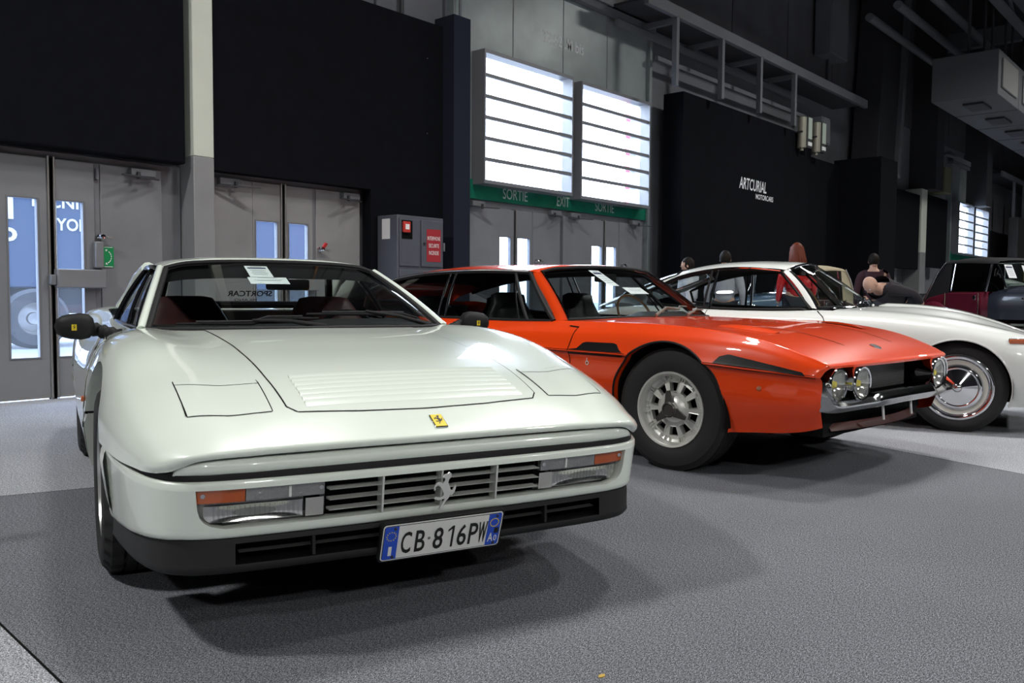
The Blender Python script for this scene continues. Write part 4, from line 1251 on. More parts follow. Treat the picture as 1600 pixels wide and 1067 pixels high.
# rear window and shelf
rg = np.array([[(-1.62 - .08 * (1 - v), y * (1 + .06 * (1 - v)), .878 + .165 * v) for y in np.linspace(-.43, .43, 17)] for v in np.linspace(0, 1, 6)])
G().grid(rg).obj('rear_window', glass('rear_glass', (.92, .95, .95)), fo, smooth=180)
g = G()
for sgn in (-1, 1):
    g.tube([tuple(rg[i, 0 if sgn < 0 else -1]) for i in range(6)], .022, 8)
g.tube([tuple(p) for p in rg[0]], .02, 8).tube([tuple(p) for p in rg[-1]], .02, 8)
g.obj('rear_window_frame', M_gblk, fo)
_mt = lettering('rear_window_lettering', 'SPORTCAR', (-1.655, .0, .94), (0, -1, 0), (.42, 0, .9), .24, .034, mat('sticker_brown', (.03, .015, .008), .6), fo, bold=.02)
lettering('rear_window_lettering', 'MILANO', (-1.67, -.02, .905), (0, -1, 0), (.42, 0, .9), .12, .016, MATS['sticker_brown'], fo)
G().box(-2.0, -1.66, -.58, .58, .80, .845).obj('engine_shelf', M_plas, fo, bev=.01)
# cockpit
G().box(-1.72, -.45, -.66, .66, .18, .24).box(-1.72, -1.62, -.64, .64, .24, .845).obj('cockpit_tub', M_tan, fo, smooth=0)
for s in (1, -1):
    G().box(-1.65, -.5, s * .66 - .02, s * .66 + .02, .24, .79).obj('door_card', M_tan, fo, smooth=0)
dv = G()
for s in (1,):
    dv.add([(-.42, y, .788) for y in np.linspace(-.60, .60, 9)] + [(-.75, y * 1.04, .806 + (.02 if y > .1 else 0)) for y in np.linspace(-.60, .60, 9)] + [(-.92, y * 1.05, .77) for y in np.linspace(-.60, .60, 9)] + [(-.90, y * 1.05, .5) for y in np.linspace(-.6, .6, 9)],
           [(r * 9 + c, r * 9 + c + 1, (r + 1) * 9 + c + 1, (r + 1) * 9 + c) for r in range(3) for c in range(8)])
dv.obj('dashboard', M_plas, fo, smooth=60)
sw = G().lathe([(.168, -.012), (.18, 0), (.168, .012), (.156, 0), (.168, -.012)], (-.99, .36, .70), (.9, 0, .42), 32).bar((-.99, .20, .70), (-.99, .52, .70), .02, .02).obj('steering_wheel', M_rub, fo)
for s in (-1, 1):
    st_ = thing_part = None
    sec = []
    for t, (x, z, w, d) in enumerate([(-1.22, .34, .24, .07), (-1.27, .48, .245, .075), (-1.35, .66, .24, .07), (-1.42, .78, .215, .06), (-1.46, .865, .17, .05), (-1.475, .915, .135, .035), (-1.48, .925, .09, .01)]):
        sec.append([(x + d * math.cos(a), s * .36 + w * math.copysign(abs(math.sin(a)) ** .6, math.sin(a)), z + .2 * d * math.cos(a)) for a in np.linspace(0, 2 * PI, 25)])
    se = G().grid(np.array(sec)).obj('seat', M_leather, fo, smooth=180)
    G().box(-1.27, -.85, s * .36 - .24, s * .36 + .24, .24, .40).obj('seat_cushion', M_leather, se, bev=.05, seg=3)
im = G().box(-1.0, -.975, -.105, .105, -.026, .026).obj('interior_mirror', M_rub, fo, bev=.012, seg=3)
im.location = (.0, .046, .985)
G().cyl((-1.0, .0, .02), (-1.05, 0, .06), .008).obj('mirror_stem', M_rub, im)
# wipers on the glass
def wiper(a, b, base, tip_dir=1):
    """arm from base to the blade middle, blade from a to b; all (y, v) on the screen"""
    def ws(y, v, off=.014):
        n = A.shape[1]
        row = A[int(round(v * (A.shape[0] - 1)))]
        p = np.array([np.interp(abs(y), row[:, 1], row[:, c]) for c in range(3)])
        p[1] = y
        return p + np.array([.75, 0, .65]) * off
    pts = [ws(a[0] + (b[0] - a[0]) * t, a[1] + (b[1] - a[1]) * t) for t in np.linspace(0, 1, 9)]
    wp = G().tube([tuple(p) for p in pts], [.004, .006, .007, .008, .009, .008, .007, .006, .004], 6).obj('wiper_blade', M_rub, fo)
    mid = pts[4]
    G().tube([tuple(base), tuple(np.array(base) * .5 + mid * .5 + np.array([.012, 0, .016])), tuple(mid + np.array([.004, 0, .012]))], [.012, .008, .006], 8).obj('wiper_arm', M_rub, wp)
    G().tube([tuple(p + np.array([.006, 0, .010])) for p in pts[1:8]], .003, 5).obj('blade_holder', M_dark, wp)
wiper((-.53, .05), (.02, .10), (-.345, .05, .805))
wiper((-.02, .16), (.50, .13), (-.462, .57, .802))
# door mirrors
for s in (-1, 1):
    y0 = s * .885
    sec = []
    for t, k_ in ((-1, .0), (-.92, .55), (-.7, .85), (-.3, 1), (.2, 1), (.6, .9), (.88, .62), (1, .0)):
        sec.append([(-.65 + .055 * k_ * math.copysign(abs(math.cos(a)) ** .7, math.cos(a)), y0 + s * .073 * t, .806 + .055 * k_ * (.94 - .12 * t) * math.copysign(abs(math.sin(a)) ** .75, math.sin(a))) for a in np.linspace(0, 2 * PI, 25)])
    mo = G().grid(np.array(sec)).obj('door_mirror', M_rub, fo, smooth=60)
    stk = [(-.67 + .010 * i, s * (.825 - .014 * i), .796 - .004 * i) for i in range(8)]
    G().tube(stk, [.030 if i % 2 else .023 for i in range(8)], 12).obj('mirror_bellows', M_rub, mo)
    G().box(-.5965, -.5945, y0 - .012 + s * .0, y0 + .006, .792, .816).obj('mirror_badge', M_yel, mo, smooth=0)
    G().prism([(p[0] * .012, p[1] * .018) for p in HORSE], (-.594, y0 - .003, .796), (0, 1, 0), (0, 0, 1), (.0006, 0, 0)).obj('badge_horse', M_ink, mo, smooth=0)
    # door outline, handle, side repeater
    dr = panel('door', [(-.52, .22), (-1.55, .22)], [(-.50, .76), (-1.55, .77)], [(-.52, .22), (-.47, .4), (-.47, .6), (-.50, .76)], [(-1.55, .22), (-1.5, .45), (-1.55, .77)], 30, 20, M_pw, fo, ft2, SIDE(s), off=.003, d=(0, -s, 0), flip=(s > 0))
    G().box(-.47, -.42, s * .868 - .006, s * .868 + .006, .53, .55).obj('side_repeater', M_amber, fo, bev=.004)
    G().box(-.42, -.37, s * .868 - .004, s * .868 + .004, .44, .455).obj('side_vent', M_dark, fo)
# wheels
for x, w, r_ in ((0, .205, .318), (-2.35, .225, .318)):
    for s in (-1, 1):
        wh = wheel(fo, x, s * (.735 if x == 0 else .725), s, r_, w, .205, lug=4)
        h = w / 2 * s
        M_rs = mat('rim_silver', (.62, .63, .62), .3, .85)
        ro = G().lathe([(.204, h * .80), (.206, h * .94), (.197, h * .95), (.190, h * .80), (.184, h * .45), (.186, -h * .2), (.204, -h * .8)], (0, 0, 0), (0, 1, 0), 48).obj('rim', M_rs, wh, smooth=40)
        g = G()
        for k_ in range(5):  # star of five broad spokes with convex faces
            a0 = 2 * PI * k_ / 5
            rows = []
            for rr_, wd, hh in ((.03, .022, .70), (.06, .026, .74), (.10, .024, .70), (.15, .030, .58), (.186, .046, .44)):
                rows.append([((rr_ * math.cos(a0) - t * wd * math.sin(a0)), h * (hh - .06 * abs(t) ** 2 - (.25 if abs(t) > 1 else 0)), (rr_ * math.sin(a0) + t * wd * math.cos(a0))) for t in (-1.05, -1, -.5, 0, .5, 1, 1.05)])
            g.grid(np.array(rows))
        g.lathe([(.062, h * .3), (.06, h * .66), (.05, h * .76), (.03, h * .80), (0, h * .81)], (0, 0, 0), (0, 1, 0), 32)
        g.obj('spoke_star', M_rs, wh, smooth=50)
        G().lathe([(.06, h * .1), (.15, h * .05), (.184, -h * .1)], (0, 0, 0), (0, 1, 0), 32).obj('brake_disc', M_dark, wh)
    for s in (-1, 1):
        G().lathe([(.384, s * .70), (.39, s * .46), (.1, s * .45)], (x, 0, .325), (0, 1, 0), 32, -R(100), R(100)).obj('wheel_well', M_liner, fo)
G().box(.36, .78, -.58, .58, .225, .30).box(-1.95, -.40, -.74, .74, .14, .3).box(-.40, .36, -.46, .46, .16, .5).box(-3.15, -1.95, -.46, .46, .17, .5).obj('underbody', M_liner, fo, smooth=0)
def wspt(y, v, off):
    r0 = A[int(round(v * (A.shape[0] - 1)))]
    p = Vector([float(np.interp(abs(y), r0[:, 1], r0[:, c])) for c in range(3)])
    p.y = y
    return p + Vector((.38, 0, .92)) * off
def on_car(root, p): return root.matrix_basis @ Vector(p)
def cdir(root, d): return root.rotation_euler.to_matrix() @ Vector(d)
sl = (wspt(-.1, .95, 0) - wspt(-.1, .75, 0)).normalized()
card('white lot card taped high inside the windscreen of the ivory car', on_car(fo, wspt(-.11, .86, -.006)), cdir(fo, (0, 1, 0)), cdir(fo, sl), .105, .16)
card('white strip of paper under the lot card inside the windscreen of the ivory car', on_car(fo, wspt(-.09, .66, -.006)), cdir(fo, (0, 1, 0)), cdir(fo, sl), .175, .09, header=False, rows=2)
# ================================================================= ORANGE-RED FASTBACK
M_or = mat('paint_orange_red', (.72, .050, .002), .35, coat=.8, coat_rough=.02, spec=.25)
M_bleather = mat('leather_black', (.02, .02, .021), .4, bump=(50, .2, .003))
M_cast = mat('cast_alloy', (.68, .68, .65), .4, .6, bump=(120, .25, .001))
M_lens = mat('lamp_bowl', (.85, .85, .82), .12, .9)
M_ylw = mat('bulb_yellow', (.75, .65, .10), .2, .3)
eo = thing('fastback_car', 'orange-red low fastback car with four round headlamps behind the ivory car', 'car', (4.859, 2.307, 0), math.atan2(-.9942, -.1084))
ec = [
 [(.862, 0, .597), (.860, .30, .598), (.852, .52, .600), (.838, .690, .600), (.828, .714, .588), (.812, .738, .555), (.806, .748, .43), (.786, .70, .305)],
 [(.866, 0, .609), (.864, .30, .610), (.856, .52, .611), (.839, .699, .611), (.824, .725, .594), (.803, .750, .557), (.796, .759, .43), (.776, .71, .30)],
 [(.838, 0, .628), (.836, .30, .628), (.826, .52, .628), (.806, .714, .628), (.790, .745, .603), (.767, .775, .561), (.758, .786, .43), (.746, .735, .29)],
 [(.71, 0, .687), (.71, .30, .685), (.70, .52, .681), (.68, .745, .677), (.67, .785, .642), (.652, .817, .571), (.648, .828, .43), (.64, .775, .27)],
 [(.53, 0, .738), (.53, .30, .736), (.53, .52, .730), (.52, .768, .724), (.51, .815, .680), (.50, .853, .581), (.50, .862, .44), (.49, .80, .258)],
 [(.28, 0, .777), (.28, .30, .775), (.28, .52, .769), (.28, .787, .762), (.28, .848, .706), (.28, .895, .597), (.28, .895, .45), (.28, .835, .24)],
 [(-.02, 0, .796), (-.02, .30, .794), (-.02, .52, .787), (-.02, .795, .783), (-.02, .868, .722), (-.02, .917, .610), (-.02, .912, .46), (-.02, .85, .22)],
 [(-.38, 0, .806), (-.38, .30, .804), (-.38, .50, .797), (-.38, .79, .788), (-.38, .868, .728), (-.38, .925, .616), (-.38, .92, .46), (-.38, .86, .20)],
 [(-.62, 0, .808), (-.65, .30, .806), (-.73, .50, .799), (-.90, .765, .783), (-.90, .86, .728), (-.90, .928, .618), (-.90, .922, .46), (-.90, .862, .20)],
 [(-1.6, 0, .79), (-1.6, .30, .79), (-1.6, .50, .79), (-1.6, .752, .775), (-1.6, .86, .722), (-1.6, .930, .620), (-1.6, .925, .46), (-1.6, .865, .20)],
 [(-2.4, 0, .79), (-2.4, .30, .79), (-2.4, .50, .79), (-2.4, .748, .780), (-2.4, .86, .728), (-2.4, .928, .625), (-2.4, .922, .46), (-2.4, .862, .22)],
 [(-3.0, 0, .83), (-3.0, .30, .83), (-3.0, .50, .83), (-3.0, .725, .82), (-3.0, .835, .750), (-3.0, .905, .632), (-3.0, .895, .46), (-3.0, .83, .26)],
 [(-3.6, 0, .88), (-3.6, .30, .88), (-3.6, .50, .88), (-3.6, .67, .87), (-3.6, .76, .775), (-3.6, .825, .640), (-3.6, .81, .46), (-3.6, .75, .31)],
 [(-3.73, 0, .86), (-3.73, .30, .86), (-3.72, .50, .86), (-3.71, .645, .85), (-3.70, .73, .765), (-3.69, .79, .635), (-3.69, .775, .46), (-3.69, .72, .33)],
 [(-3.72, 0, .50), (-3.72, .30, .50), (-3.71, .50, .50), (-3.70, .63, .50), (-3.69, .71, .5), (-3.68, .765, .5), (-3.68, .75, .45), (-3.68, .70, .34)]]
for st_ in ec:  # the flank leans in below the waist line; tight folds at the wing edge and the waist
    y5 = st_[5][1]
    st_[6] = (st_[6][0], y5 - .022, st_[6][2])
    st_[7] = (st_[7][0], y5 - .085, st_[7][2])
    L_ = lambda a_, b_, t_: tuple(p * (1 - t_) + q * t_ for p, q in zip(a_, b_))
    p2, p3, p4, p5, p6 = st_[2:7]
    st_[2:7] = [p2, L_(p3, p2, .10), p3, L_(p3, p4, .14), p4, L_(p5, p4, .12), p5, L_((p5[0], p5[1] - .012, p5[2]), p6, .08), p6]
EA = [(0, .338, .360), (-2.65, .338, .355)]
EP, eu, ev = loft(ec, .022, .022, smooth=0)
mesh_obj('body_shell', *mirror(*shell(EP, lambda i, j: eu[8] <= i < eu[12] and j < ev[4], EA)), M_or, eo, smooth=50)
etv, etf = mirror(*shell(EP))
et = bvh(etv, etf)
# wing crease: thin folded ridge where the wing top meets the flank
# black waist line with the two long side grilles
M_sl = mat('side_line_black', (.005, .005, .006), .5, spec=.2)
def cz5(x):
    xs = [s_[8][0] for s_ in ec][::-1]; zs = [s_[8][2] for s_ in ec][::-1]
    return float(np.interp(x, xs, zs))
for s in (-1, 1):
    for x0, x1 in ((.795, .25), (-.25, -2.38), (-2.93, -3.6)):
        xs = np.linspace(x0, x1, max(8, int(abs(x1 - x0) / .03)))
        ribbon(et, [(x, cz5(x)) for x in xs], SIDE(s), .014, .002, M_sl, 'waist_line', eo)
    v1 = drape(et, coons([(.305, .604), (.56, .585), (.755, .563)], [(.335, .638), (.38, .650), (.62, .605), (.740, .580)], [(.305, .604), (.335, .638)], [(.755, .563), (.740, .580)], 30, 8), SIDE(s), .003, 0)
    v2 = drape(et, coons([(-.675, .619), (-.27, .619)], [(-.575, .666), (-.55, .672), (-.345, .674), (-.32, .668)], [(-.675, .624), (-.61, .634), (-.575, .666)], [(-.27, .624), (-.295, .640), (-.32, .668)], 24, 8), SIDE(s), .003, 0)
    for V_ in (v1, v2):
        o = patch_obj('side_grille', V_, mat('grille_gloss_black', (.005, .005, .006), .4, spec=.2), eo, .003, (0, -s, 0), flip=(s < 0))
    ribbon(et, [(-.675, .605), (-.27, .605)], SIDE(s), .010, .003, M_sl, 'grille_underline', eo, n=20)
    # shut lines
    ribbon(et, [(-.675, .755), (-.68, .60), (-.67, .35), (-.66, .24)], SIDE(s), .006, .0025, M_gap, 'door_joint', eo, n=24)
    ribbon(et, [(-.675, .752), (-.76, .757)], SIDE(s), .006, .0025, M_gap, 'door_joint', eo, n=6)
    ribbon(et, [(-2.10, .76), (-2.13, .55), (-2.13, .25)], SIDE(s), .006, .0025, M_gap, 'door_joint', eo, n=20)
    rp = et.ray_cast(Vector((.535, 3 * s, .488)), Vector((0, -s, 0)))[0]
    G().lathe([(0, .012), (.007, .010), (.011, .004), (.013, 0)], rp, (.3, s, 0), 16).obj('side_repeater', mat('repeater_lens', (.5, .25, .15), .2, .3, coat=1), eo)
    bp_ = et.ray_cast(Vector((-.54, 3 * s, .566)), Vector((0, -s, 0)))[0]
    G().bar(bp_ + Vector((0, s * .003, .015)), bp_ + Vector((0, s * .003, -.008)), .006, .004, (1, 0, 0)).lathe([(.008, 0), (.013, 0), (.013, .004), (.008, .004)], bp_ + Vector((0, s * .001, -.014)), (0, s, 0), 14).obj('coachwork_badge', M_chrome, eo)
    # black arch rims
    for ax_, az_, ar_ in EA:
        pts = []
        for a in np.linspace(R(-8), R(188), 50):
            x, z = ax_ + ar_ * math.cos(a), az_ + ar_ * math.sin(a)
            h = et.ray_cast(Vector((x, 3 * s, z)), Vector((0, -s, 0)))[0]
            if h is not None: pts.append(h + Vector((0, -s * .004, 0)))
        G().tube(pts, .0065, 6).obj('arch_trim', M_rub, eo)
# bonnet lines and scoops
for y in (-.34, .34):
    ribbon(et, [(.70, y * .82), (.3, y), (-.2, y * 1.15), (-.60, y * 1.3)], TOP, .008, .002, M_gap, 'bonnet_joint', eo, n=50)
for s in (-1, 1):
    sc_ = drape(et, coons([(.44, s * .47), (.40, s * .475), (.14, s * .53)], [(.44, s * .472), (.30, s * .52), (.14, s * .545)], [(.44, s * .47), (.44, s * .472)], [(.14, s * .53), (.14, s * .545)], 20, 4), TOP, .003, 0)
    patch_obj('bonnet_scoop', sc_, M_gap, eo, .002)
    rows = [[Vector(et.ray_cast(Vector((x, float(np.interp(x, [.14, .30, .44], [s * .548, s * .524, s * .474])) + s * dy, 3)), Vector((0, 0, -1)))[0]) + Vector((0, 0, dz * math.sin(PI * (x - .12) / .34) ** .5 if .12 < x < .46 else 0)) for x in np.linspace(.44, .14, 20)] for dy, dz in ((0, .002), (0, .016), (.02, .014), (.055, .001))]
    G().grid(np.array([[tuple(p) for p in r] for r in rows])).obj('scoop_hump', M_or, eo, smooth=60)
bdg = et.ray_cast(Vector((.74, 0, 3)), Vector((0, 0, -1)))[0]
bo = G().prism([(-.035, .022), (.0, .030), (.035, .022), (.035, -.01), (0, -.036), (-.035, -.01)], bdg + Vector((0, 0, .001)), (0, 1, 0), (-.93, 0, .36), (0, 0, .003)).obj('bonnet_badge', M_chrome, eo)
G().prism([(-.030, .019), (.0, .026), (.030, .019), (.030, -.009), (0, -.031), (-.030, -.009)], bdg + Vector((0, 0, .0042)), (0, 1, 0), (-.93, 0, .36), (0, 0, .0006)).obj('badge_enamel', M_ink, bo)
# nose: recessed grille, lamps, bumper
nr_ = [(.840, 0), (.838, .30), (.830, .52), (.814, .690)]
def nose(y, back=0): return float(np.interp(abs(y), [p[1] for p in nr_], [p[0] for p in nr_])) - back
yy = np.linspace(-.70, .70, 41)
G().grid(np.array([[(nose(y, .03), y, .608) for y in yy], [(nose(y, .14), y, .60) for y in yy], [(nose(y, .16), y, .44) for y in yy], [(nose(y, .04), y, .40) for y in yy]])).obj('grille_recess', M_gap, eo)
M_mesh = mat('grille_mesh', (.22, .22, .22), .4, .5)
g = G()
def dia(a0, b0, a1, b1):
    """diagonal wire clipped to the mesh panel"""
    pts = []
    for t in np.linspace(0, 1, 9):
        pts.append((a0 + (a1 - a0) * t, b0 + (b1 - b0) * t))
    return pts
x0_, x1_, z0_, z1_ = -.34, .34, .455, .582
h_ = z1_ - z0_
for sgn in (-1, 1):
    k_ = -8
    for k_ in np.arange(x0_ - h_, x1_ + h_, .0125):
        a0, a1 = k_, k_ + h_ * .62
        t0, t1 = max(0, (x0_ - a0) / (a1 - a0)), min(1, (x1_ - a0) / (a1 - a0))
        if t1 <= t0: continue
        za, zb = z0_ + h_ * t0, z0_ + h_ * t1
        if sgn < 0: za, zb = z1_ - h_ * t0, z1_ - h_ * t1
        ya, yb = a0 + (a1 - a0) * t0, a0 + (a1 - a0) * t1
        g.bar((nose(ya, .085), ya, za), (nose(yb, .085), yb, zb), .0026, .002, (1, 0, 0))
mo = g.obj('grille_mesh', M_mesh, eo, smooth=0)
mo['kind'] = 'stuff'
for y, x in ((-.464, .893), (.464, .893), (-.620, .848), (.620, .848)):
    z = .518
    lm = G().lathe([(.070, -.13), (.080, -.10), (.084, -.02), (.086, -.006), (.083, .004), (.076, .002), (.074, -.006)], (x, y, z), (1, 0, -.02), 36).obj('headlamp', M_chrome, eo, smooth=40)
    G().lathe([(0, -.055), (.03, -.050), (.055, -.035), (.074, -.006)], (x, y, z), (1, 0, -.02), 32).obj('lamp_bowl', M_lens, lm)
    G().lathe([(0, .012), (.03, .010), (.055, .005), (.075, -.004)], (x, y, z), (1, 0, -.02), 32).obj('lamp_glass', glass('headlamp_glass', (.95, .95, .93), ior=1.5), lm)
    G().lathe([(0, -.012), (.014, -.016), (.018, -.03), (.014, -.048)], (x, y, z), (1, 0, -.02), 16).obj('bulb', M_ylw, lm)
# chrome bumper: low middle blade, upturned hooked ends
bsec = []
for y in np.linspace(-.73, .73, 61):
    a = abs(y)
    x = float(np.interp(a, [0, .33, .39, .60, .70, .722, .73], [.925, .918, .905, .870, .83, .79, .74]))
    zt = float(np.interp(a, [0, .33, .365, .645, .68, .70, .73], [.470, .466, .448, .438, .458, .532, .54]))
    zb = float(np.interp(a, [0, .36, .645, .70, .73], [.394, .390, .380, .385, .40]))
    th = .022
    bsec.append([(x - .05, y, zt - .004), (x - .008, y, zt), (x, y, zt - .006), (x + .016, y, (zt + zb) / 2 + .006), (x + .016, y, (zt + zb) / 2 - .002), (x - .004, y, zb + .010), (x - .018, y, zb), (x - .06, y, zb + .004)])
G().grid(np.array(bsec)).obj('front_bumper', mat('chrome_dark_reflection', (.52, .53, .54), .13, 1), eo, smooth=35)  # chrome greyed so that dark reflections sit in its base colour
# under the bumper: dark undertray, red lip, bracket poles
G().grid(np.array([[(nose(y, .02), y * 1.0, .41) for y in yy], [(nose(y, .12), y * .97, .36) for y in yy], [(nose(y, .10), y * .93, .30) for y in yy]])).obj('under_nose', M_gap, eo)
G().grid(np.array([[(.79 - .06 * (y / .5) ** 2, y, .305) for y in np.linspace(-.5, .5, 21)], [(.80 - .06 * (y / .5) ** 2, y, .285) for y in np.linspace(-.5, .5, 21)], [(.815 - .06 * (y / .5) ** 2, y, .268) for y in np.linspace(-.5, .5, 21)], [(.77 - .06 * (y / .5) ** 2, y, .262) for y in np.linspace(-.5, .5, 21)], [(.6, y, .262) for y in np.linspace(-.55, .55, 21)]])).obj('front_lip', mat('lip_dark_red', (.05, .006, .003), .5), eo, smooth=40)
for y in (-.17, .17):
    G().cyl((.86, y, .42), (.87, y, .31), .007, n=8).obj('plate_bracket', M_white, eo)
# ---- greenhouse
eb = [(-.62, 0, .806), (-.64, .25, .805), (-.705, .48, .800), (-.785, .65, .794), (-.86, .735, .788)]
etp = [(-1.18, 0, 1.138), (-1.185, .2, 1.135), (-1.20, .38, 1.126), (-1.225, .51, 1.114), (-1.255, .585, 1.094)]
A2 = wsgrid(26, 20, .012, eb, etp)
mesh_obj('windscreen', *mirror(*shell(A2)), glass('windscreen_clear', (.86, .90, .89)), eo, smooth=180)
g = G()
for row in (A2[0], A2[-1]):
    g.tube([p * np.array([1, -1, 1]) for p in row[::-1]] + list(row[1:]), .011, 8)
g.obj('windscreen_seal', M_rub, eo)
for s in (1, -1):
    G().tube([tuple(p * np.array([1, s, 1]) + np.array([.004, -.002 * s, .006])) for p in A2[:, -1]], .007, 6).obj('screen_trim', M_chrome, eo)
    v = np.linspace(0, 1, 14)[:, None, None]
    # painted pillar between screen and side glass
    inn = A2[:, -1]
    out = inn + np.array([-.085, .016, -.006])
    out[0] += np.array([-.01, .012, -.01])
    G().grid(np.stack([inn, (inn + out) / 2 + np.array([0, .008, .004]), out], 1) * np.array([1, s, 1])).obj('windscreen_pillar', M_or, eo, smooth=60)
    bel = spline([(-.955, .755, .780), (-1.3, .755, .776), (-1.8, .747, .776), (-2.4, .742, .782), (-2.9, .72, .82), (-3.25, .69, .88)], 30)
    top = spline([(-1.33, .600, 1.088), (-1.6, .606, 1.100), (-2.0, .608, 1.105), (-2.5, .600, 1.090), (-2.95, .585, 1.045), (-3.35, .575, .955)], 30)
    v = np.linspace(0, 1, 10)[:, None, None]
    Sg = (bel[None] * (1 - v) + top[None] * v + np.array([0, .014, 0]) * 4 * v * (1 - v)) * np.array([1, s, 1])
    G().grid(Sg).obj('side_window', glass('side_glass_dark', (.42, .46, .46)), eo, smooth=180)
    for crv, r_, m_, nm in ((bel, .012, M_rub, 'window_rail'), (top, .014, M_rub, 'window_rail')):
        G().tube([tuple(p * np.array([1, s, 1]) + np.array([0, .003 * s, 0])) for p in crv], r_, 8).obj(nm, m_, eo)
    G().tube([tuple(p * np.array([1, s, 1]) + np.array([0, .012 * s, .012])) for p in top], .006, 6).obj('drip_rail', M_chrome, eo)
    def post(xb, xt, r_, m_, nm):
        ib, itp = np.argmin(abs(bel[:, 0] - xb)), np.argmin(abs(top[:, 0] - xt))
        B_, T_ = bel[ib], top[itp]
        pts = [(B_ * (1 - t) + T_ * t + np.array([0, .014 * 4 * t * (1 - t) + .006, 0])) * np.array([1, s, 1]) for t in np.linspace(0, 1, 8)]
        G().tube(pts, r_, 8).obj(nm, m_, eo)
    post(-.955, -1.33, .016, M_rub, 'window_post')
    post(-.98, -1.36, .007, M_chrome, 'window_post')
    post(-1.23, -1.44, .012, M_rub, 'quarter_post')
    post(-1.26, -1.47, .006, M_chrome, 'quarter_post')
    post(-2.09, -2.10, .010, M_chrome, 'centre_post')
    post(-2.14, -2.15, .008, M_chrome, 'centre_post')
rr = []
for x, zc, w, zr in ((-1.185, 1.130, .58, 1.092), (-1.20, 1.144, .60, 1.096), (-1.38, 1.157, .612, 1.104), (-1.9, 1.170, .62, 1.114), (-2.4, 1.160, .615, 1.104), (-2.9, 1.115, .60, 1.055), (-3.35, 1.025, .585, .965), (-3.62, .955, .60, .90), (-3.70, .90, .60, .86)):
    dx = -.09 if x > -1.21 else (-.06 if x > -1.45 else 0)
    rr.append([(x, 0, zc), (x + dx * .1, w * .4, zc - .006), (x + dx * .4, w * .72, zc - .018), (x + dx * .75, w * .93, zr + .012), (x + dx, w, zr)])
RP, _, _ = loft(rr, .04, .03, smooth=1)
mesh_obj('roof', *mirror(*shell(RP)), M_or, eo, smooth=60)
mesh_obj('headliner', *mirror(*shell(RP[:int(len(RP) * .8)] - np.array([.0, 0, .022]))), M_gap, eo, smooth=60)
# cabin
G().box(-3.6, -.75, -.70, .70, .2, .26).box(-3.65, -3.45, -.6, .6, .26, .84).obj('cabin_floor', M_gap, eo, smooth=0)
for s in (1, -1):
    G().box(-3.3, -.95, s * .71 - .02, s * .71 + .02, .26, .765).obj('door_card', M_bleather, eo, smooth=0)
G().add([(-.80, y, .785) for y in np.linspace(-.62, .62, 9)] + [(-1.02, y * 1.05, .80 + (.03 if y > .1 else 0)) for y in np.linspace(-.62, .62, 9)] + [(-1.15, y * 1.06, .74) for y in np.linspace(-.62, .62, 9)] + [(-1.12, y * 1.06, .5) for y in np.linspace(-.62, .62, 9)], [(r * 9 + c, r * 9 + c + 1, (r + 1) * 9 + c + 1, (r + 1) * 9 + c) for r in range(3) for c in range(8)]).obj('dashboard', M_bleather, eo, smooth=60)
G().lathe([(.185, -.011), (.196, 0), (.185, .011), (.174, 0), (.185, -.011)], (-1.22, .37, .78), (.88, 0, .47), 36).bar((-1.22, .19, .78), (-1.22, .55, .78), .025, .012).obj('steering_wheel', mat('wheel_wood', (.16, .09, .04), .35), eo)
for s in (-1, 1):
    for xs, top_ in ((-1.75, .93), (-2.65, .90)):
        sec = []
        for x, z, w, d in [(xs + .16, .34, .25, .08), (xs + .10, .5, .255, .085), (xs + .02, .68, .25, .08), (xs - .05, .80, .21, .07), (xs - .06, top_ - .05, .155, .075), (xs - .065, top_ + .01, .15, .06), (xs - .07, top_ + .03, .10, .02)]:
            sec.append([(x + d * math.cos(a), s * .37 + w * math.copysign(abs(math.sin(a)) ** .6, math.sin(a)), z) for a in np.linspace(0, 2 * PI, 25)])
        se = G().grid(np.array(sec)).obj('seat', M_bleather, eo, smooth=180)
        G().box(xs + .10, xs + .55, s * .37 - .25, s * .37 + .25, .26, .42).obj('seat_cushion', M_bleather, se, bev=.05, seg=3)
im = G().box(-.012, .012, -.11, .11, -.03, .03).obj('interior_mirror', M_rub, eo, bev=.01)
im.location = (-1.2, .0, 1.065)
def wiper2(car, A_, y0, y1, v1, m, nm='wiper_blade', off=.016):
    def ws(y, v):
        r0 = A_[int(round(np.clip(v, 0, 1) * (A_.shape[0] - 1)))]
        p = np.array([np.interp(abs(y), r0[:, 1], r0[:, c]) for c in range(3)])
        p[1] = y
        return p + np.array([.7, 0, .7]) * off
    pts = [ws(y0 + (y1 - y0) * t, .06 + v1 * t) for t in np.linspace(0, 1, 9)]
    o = G().tube(pts, [.004, .006, .007, .008, .009, .008, .007, .006, .004], 6).obj(nm, m, car)
    G().tube([tuple(ws(y0 - .05, .0)), tuple(pts[2] + np.array([.01, 0, .012])), tuple(pts[4] + np.array([.004, 0, .008]))], [.011, .007, .005], 8).obj('wiper_arm', m, o)
wiper2(eo, A2, -.12, .30, .10, mat('wiper_metal', (.3, .28, .24), .4, .7))
wiper2(eo, A2, .22, .60, .06, MATS['wiper_metal'])
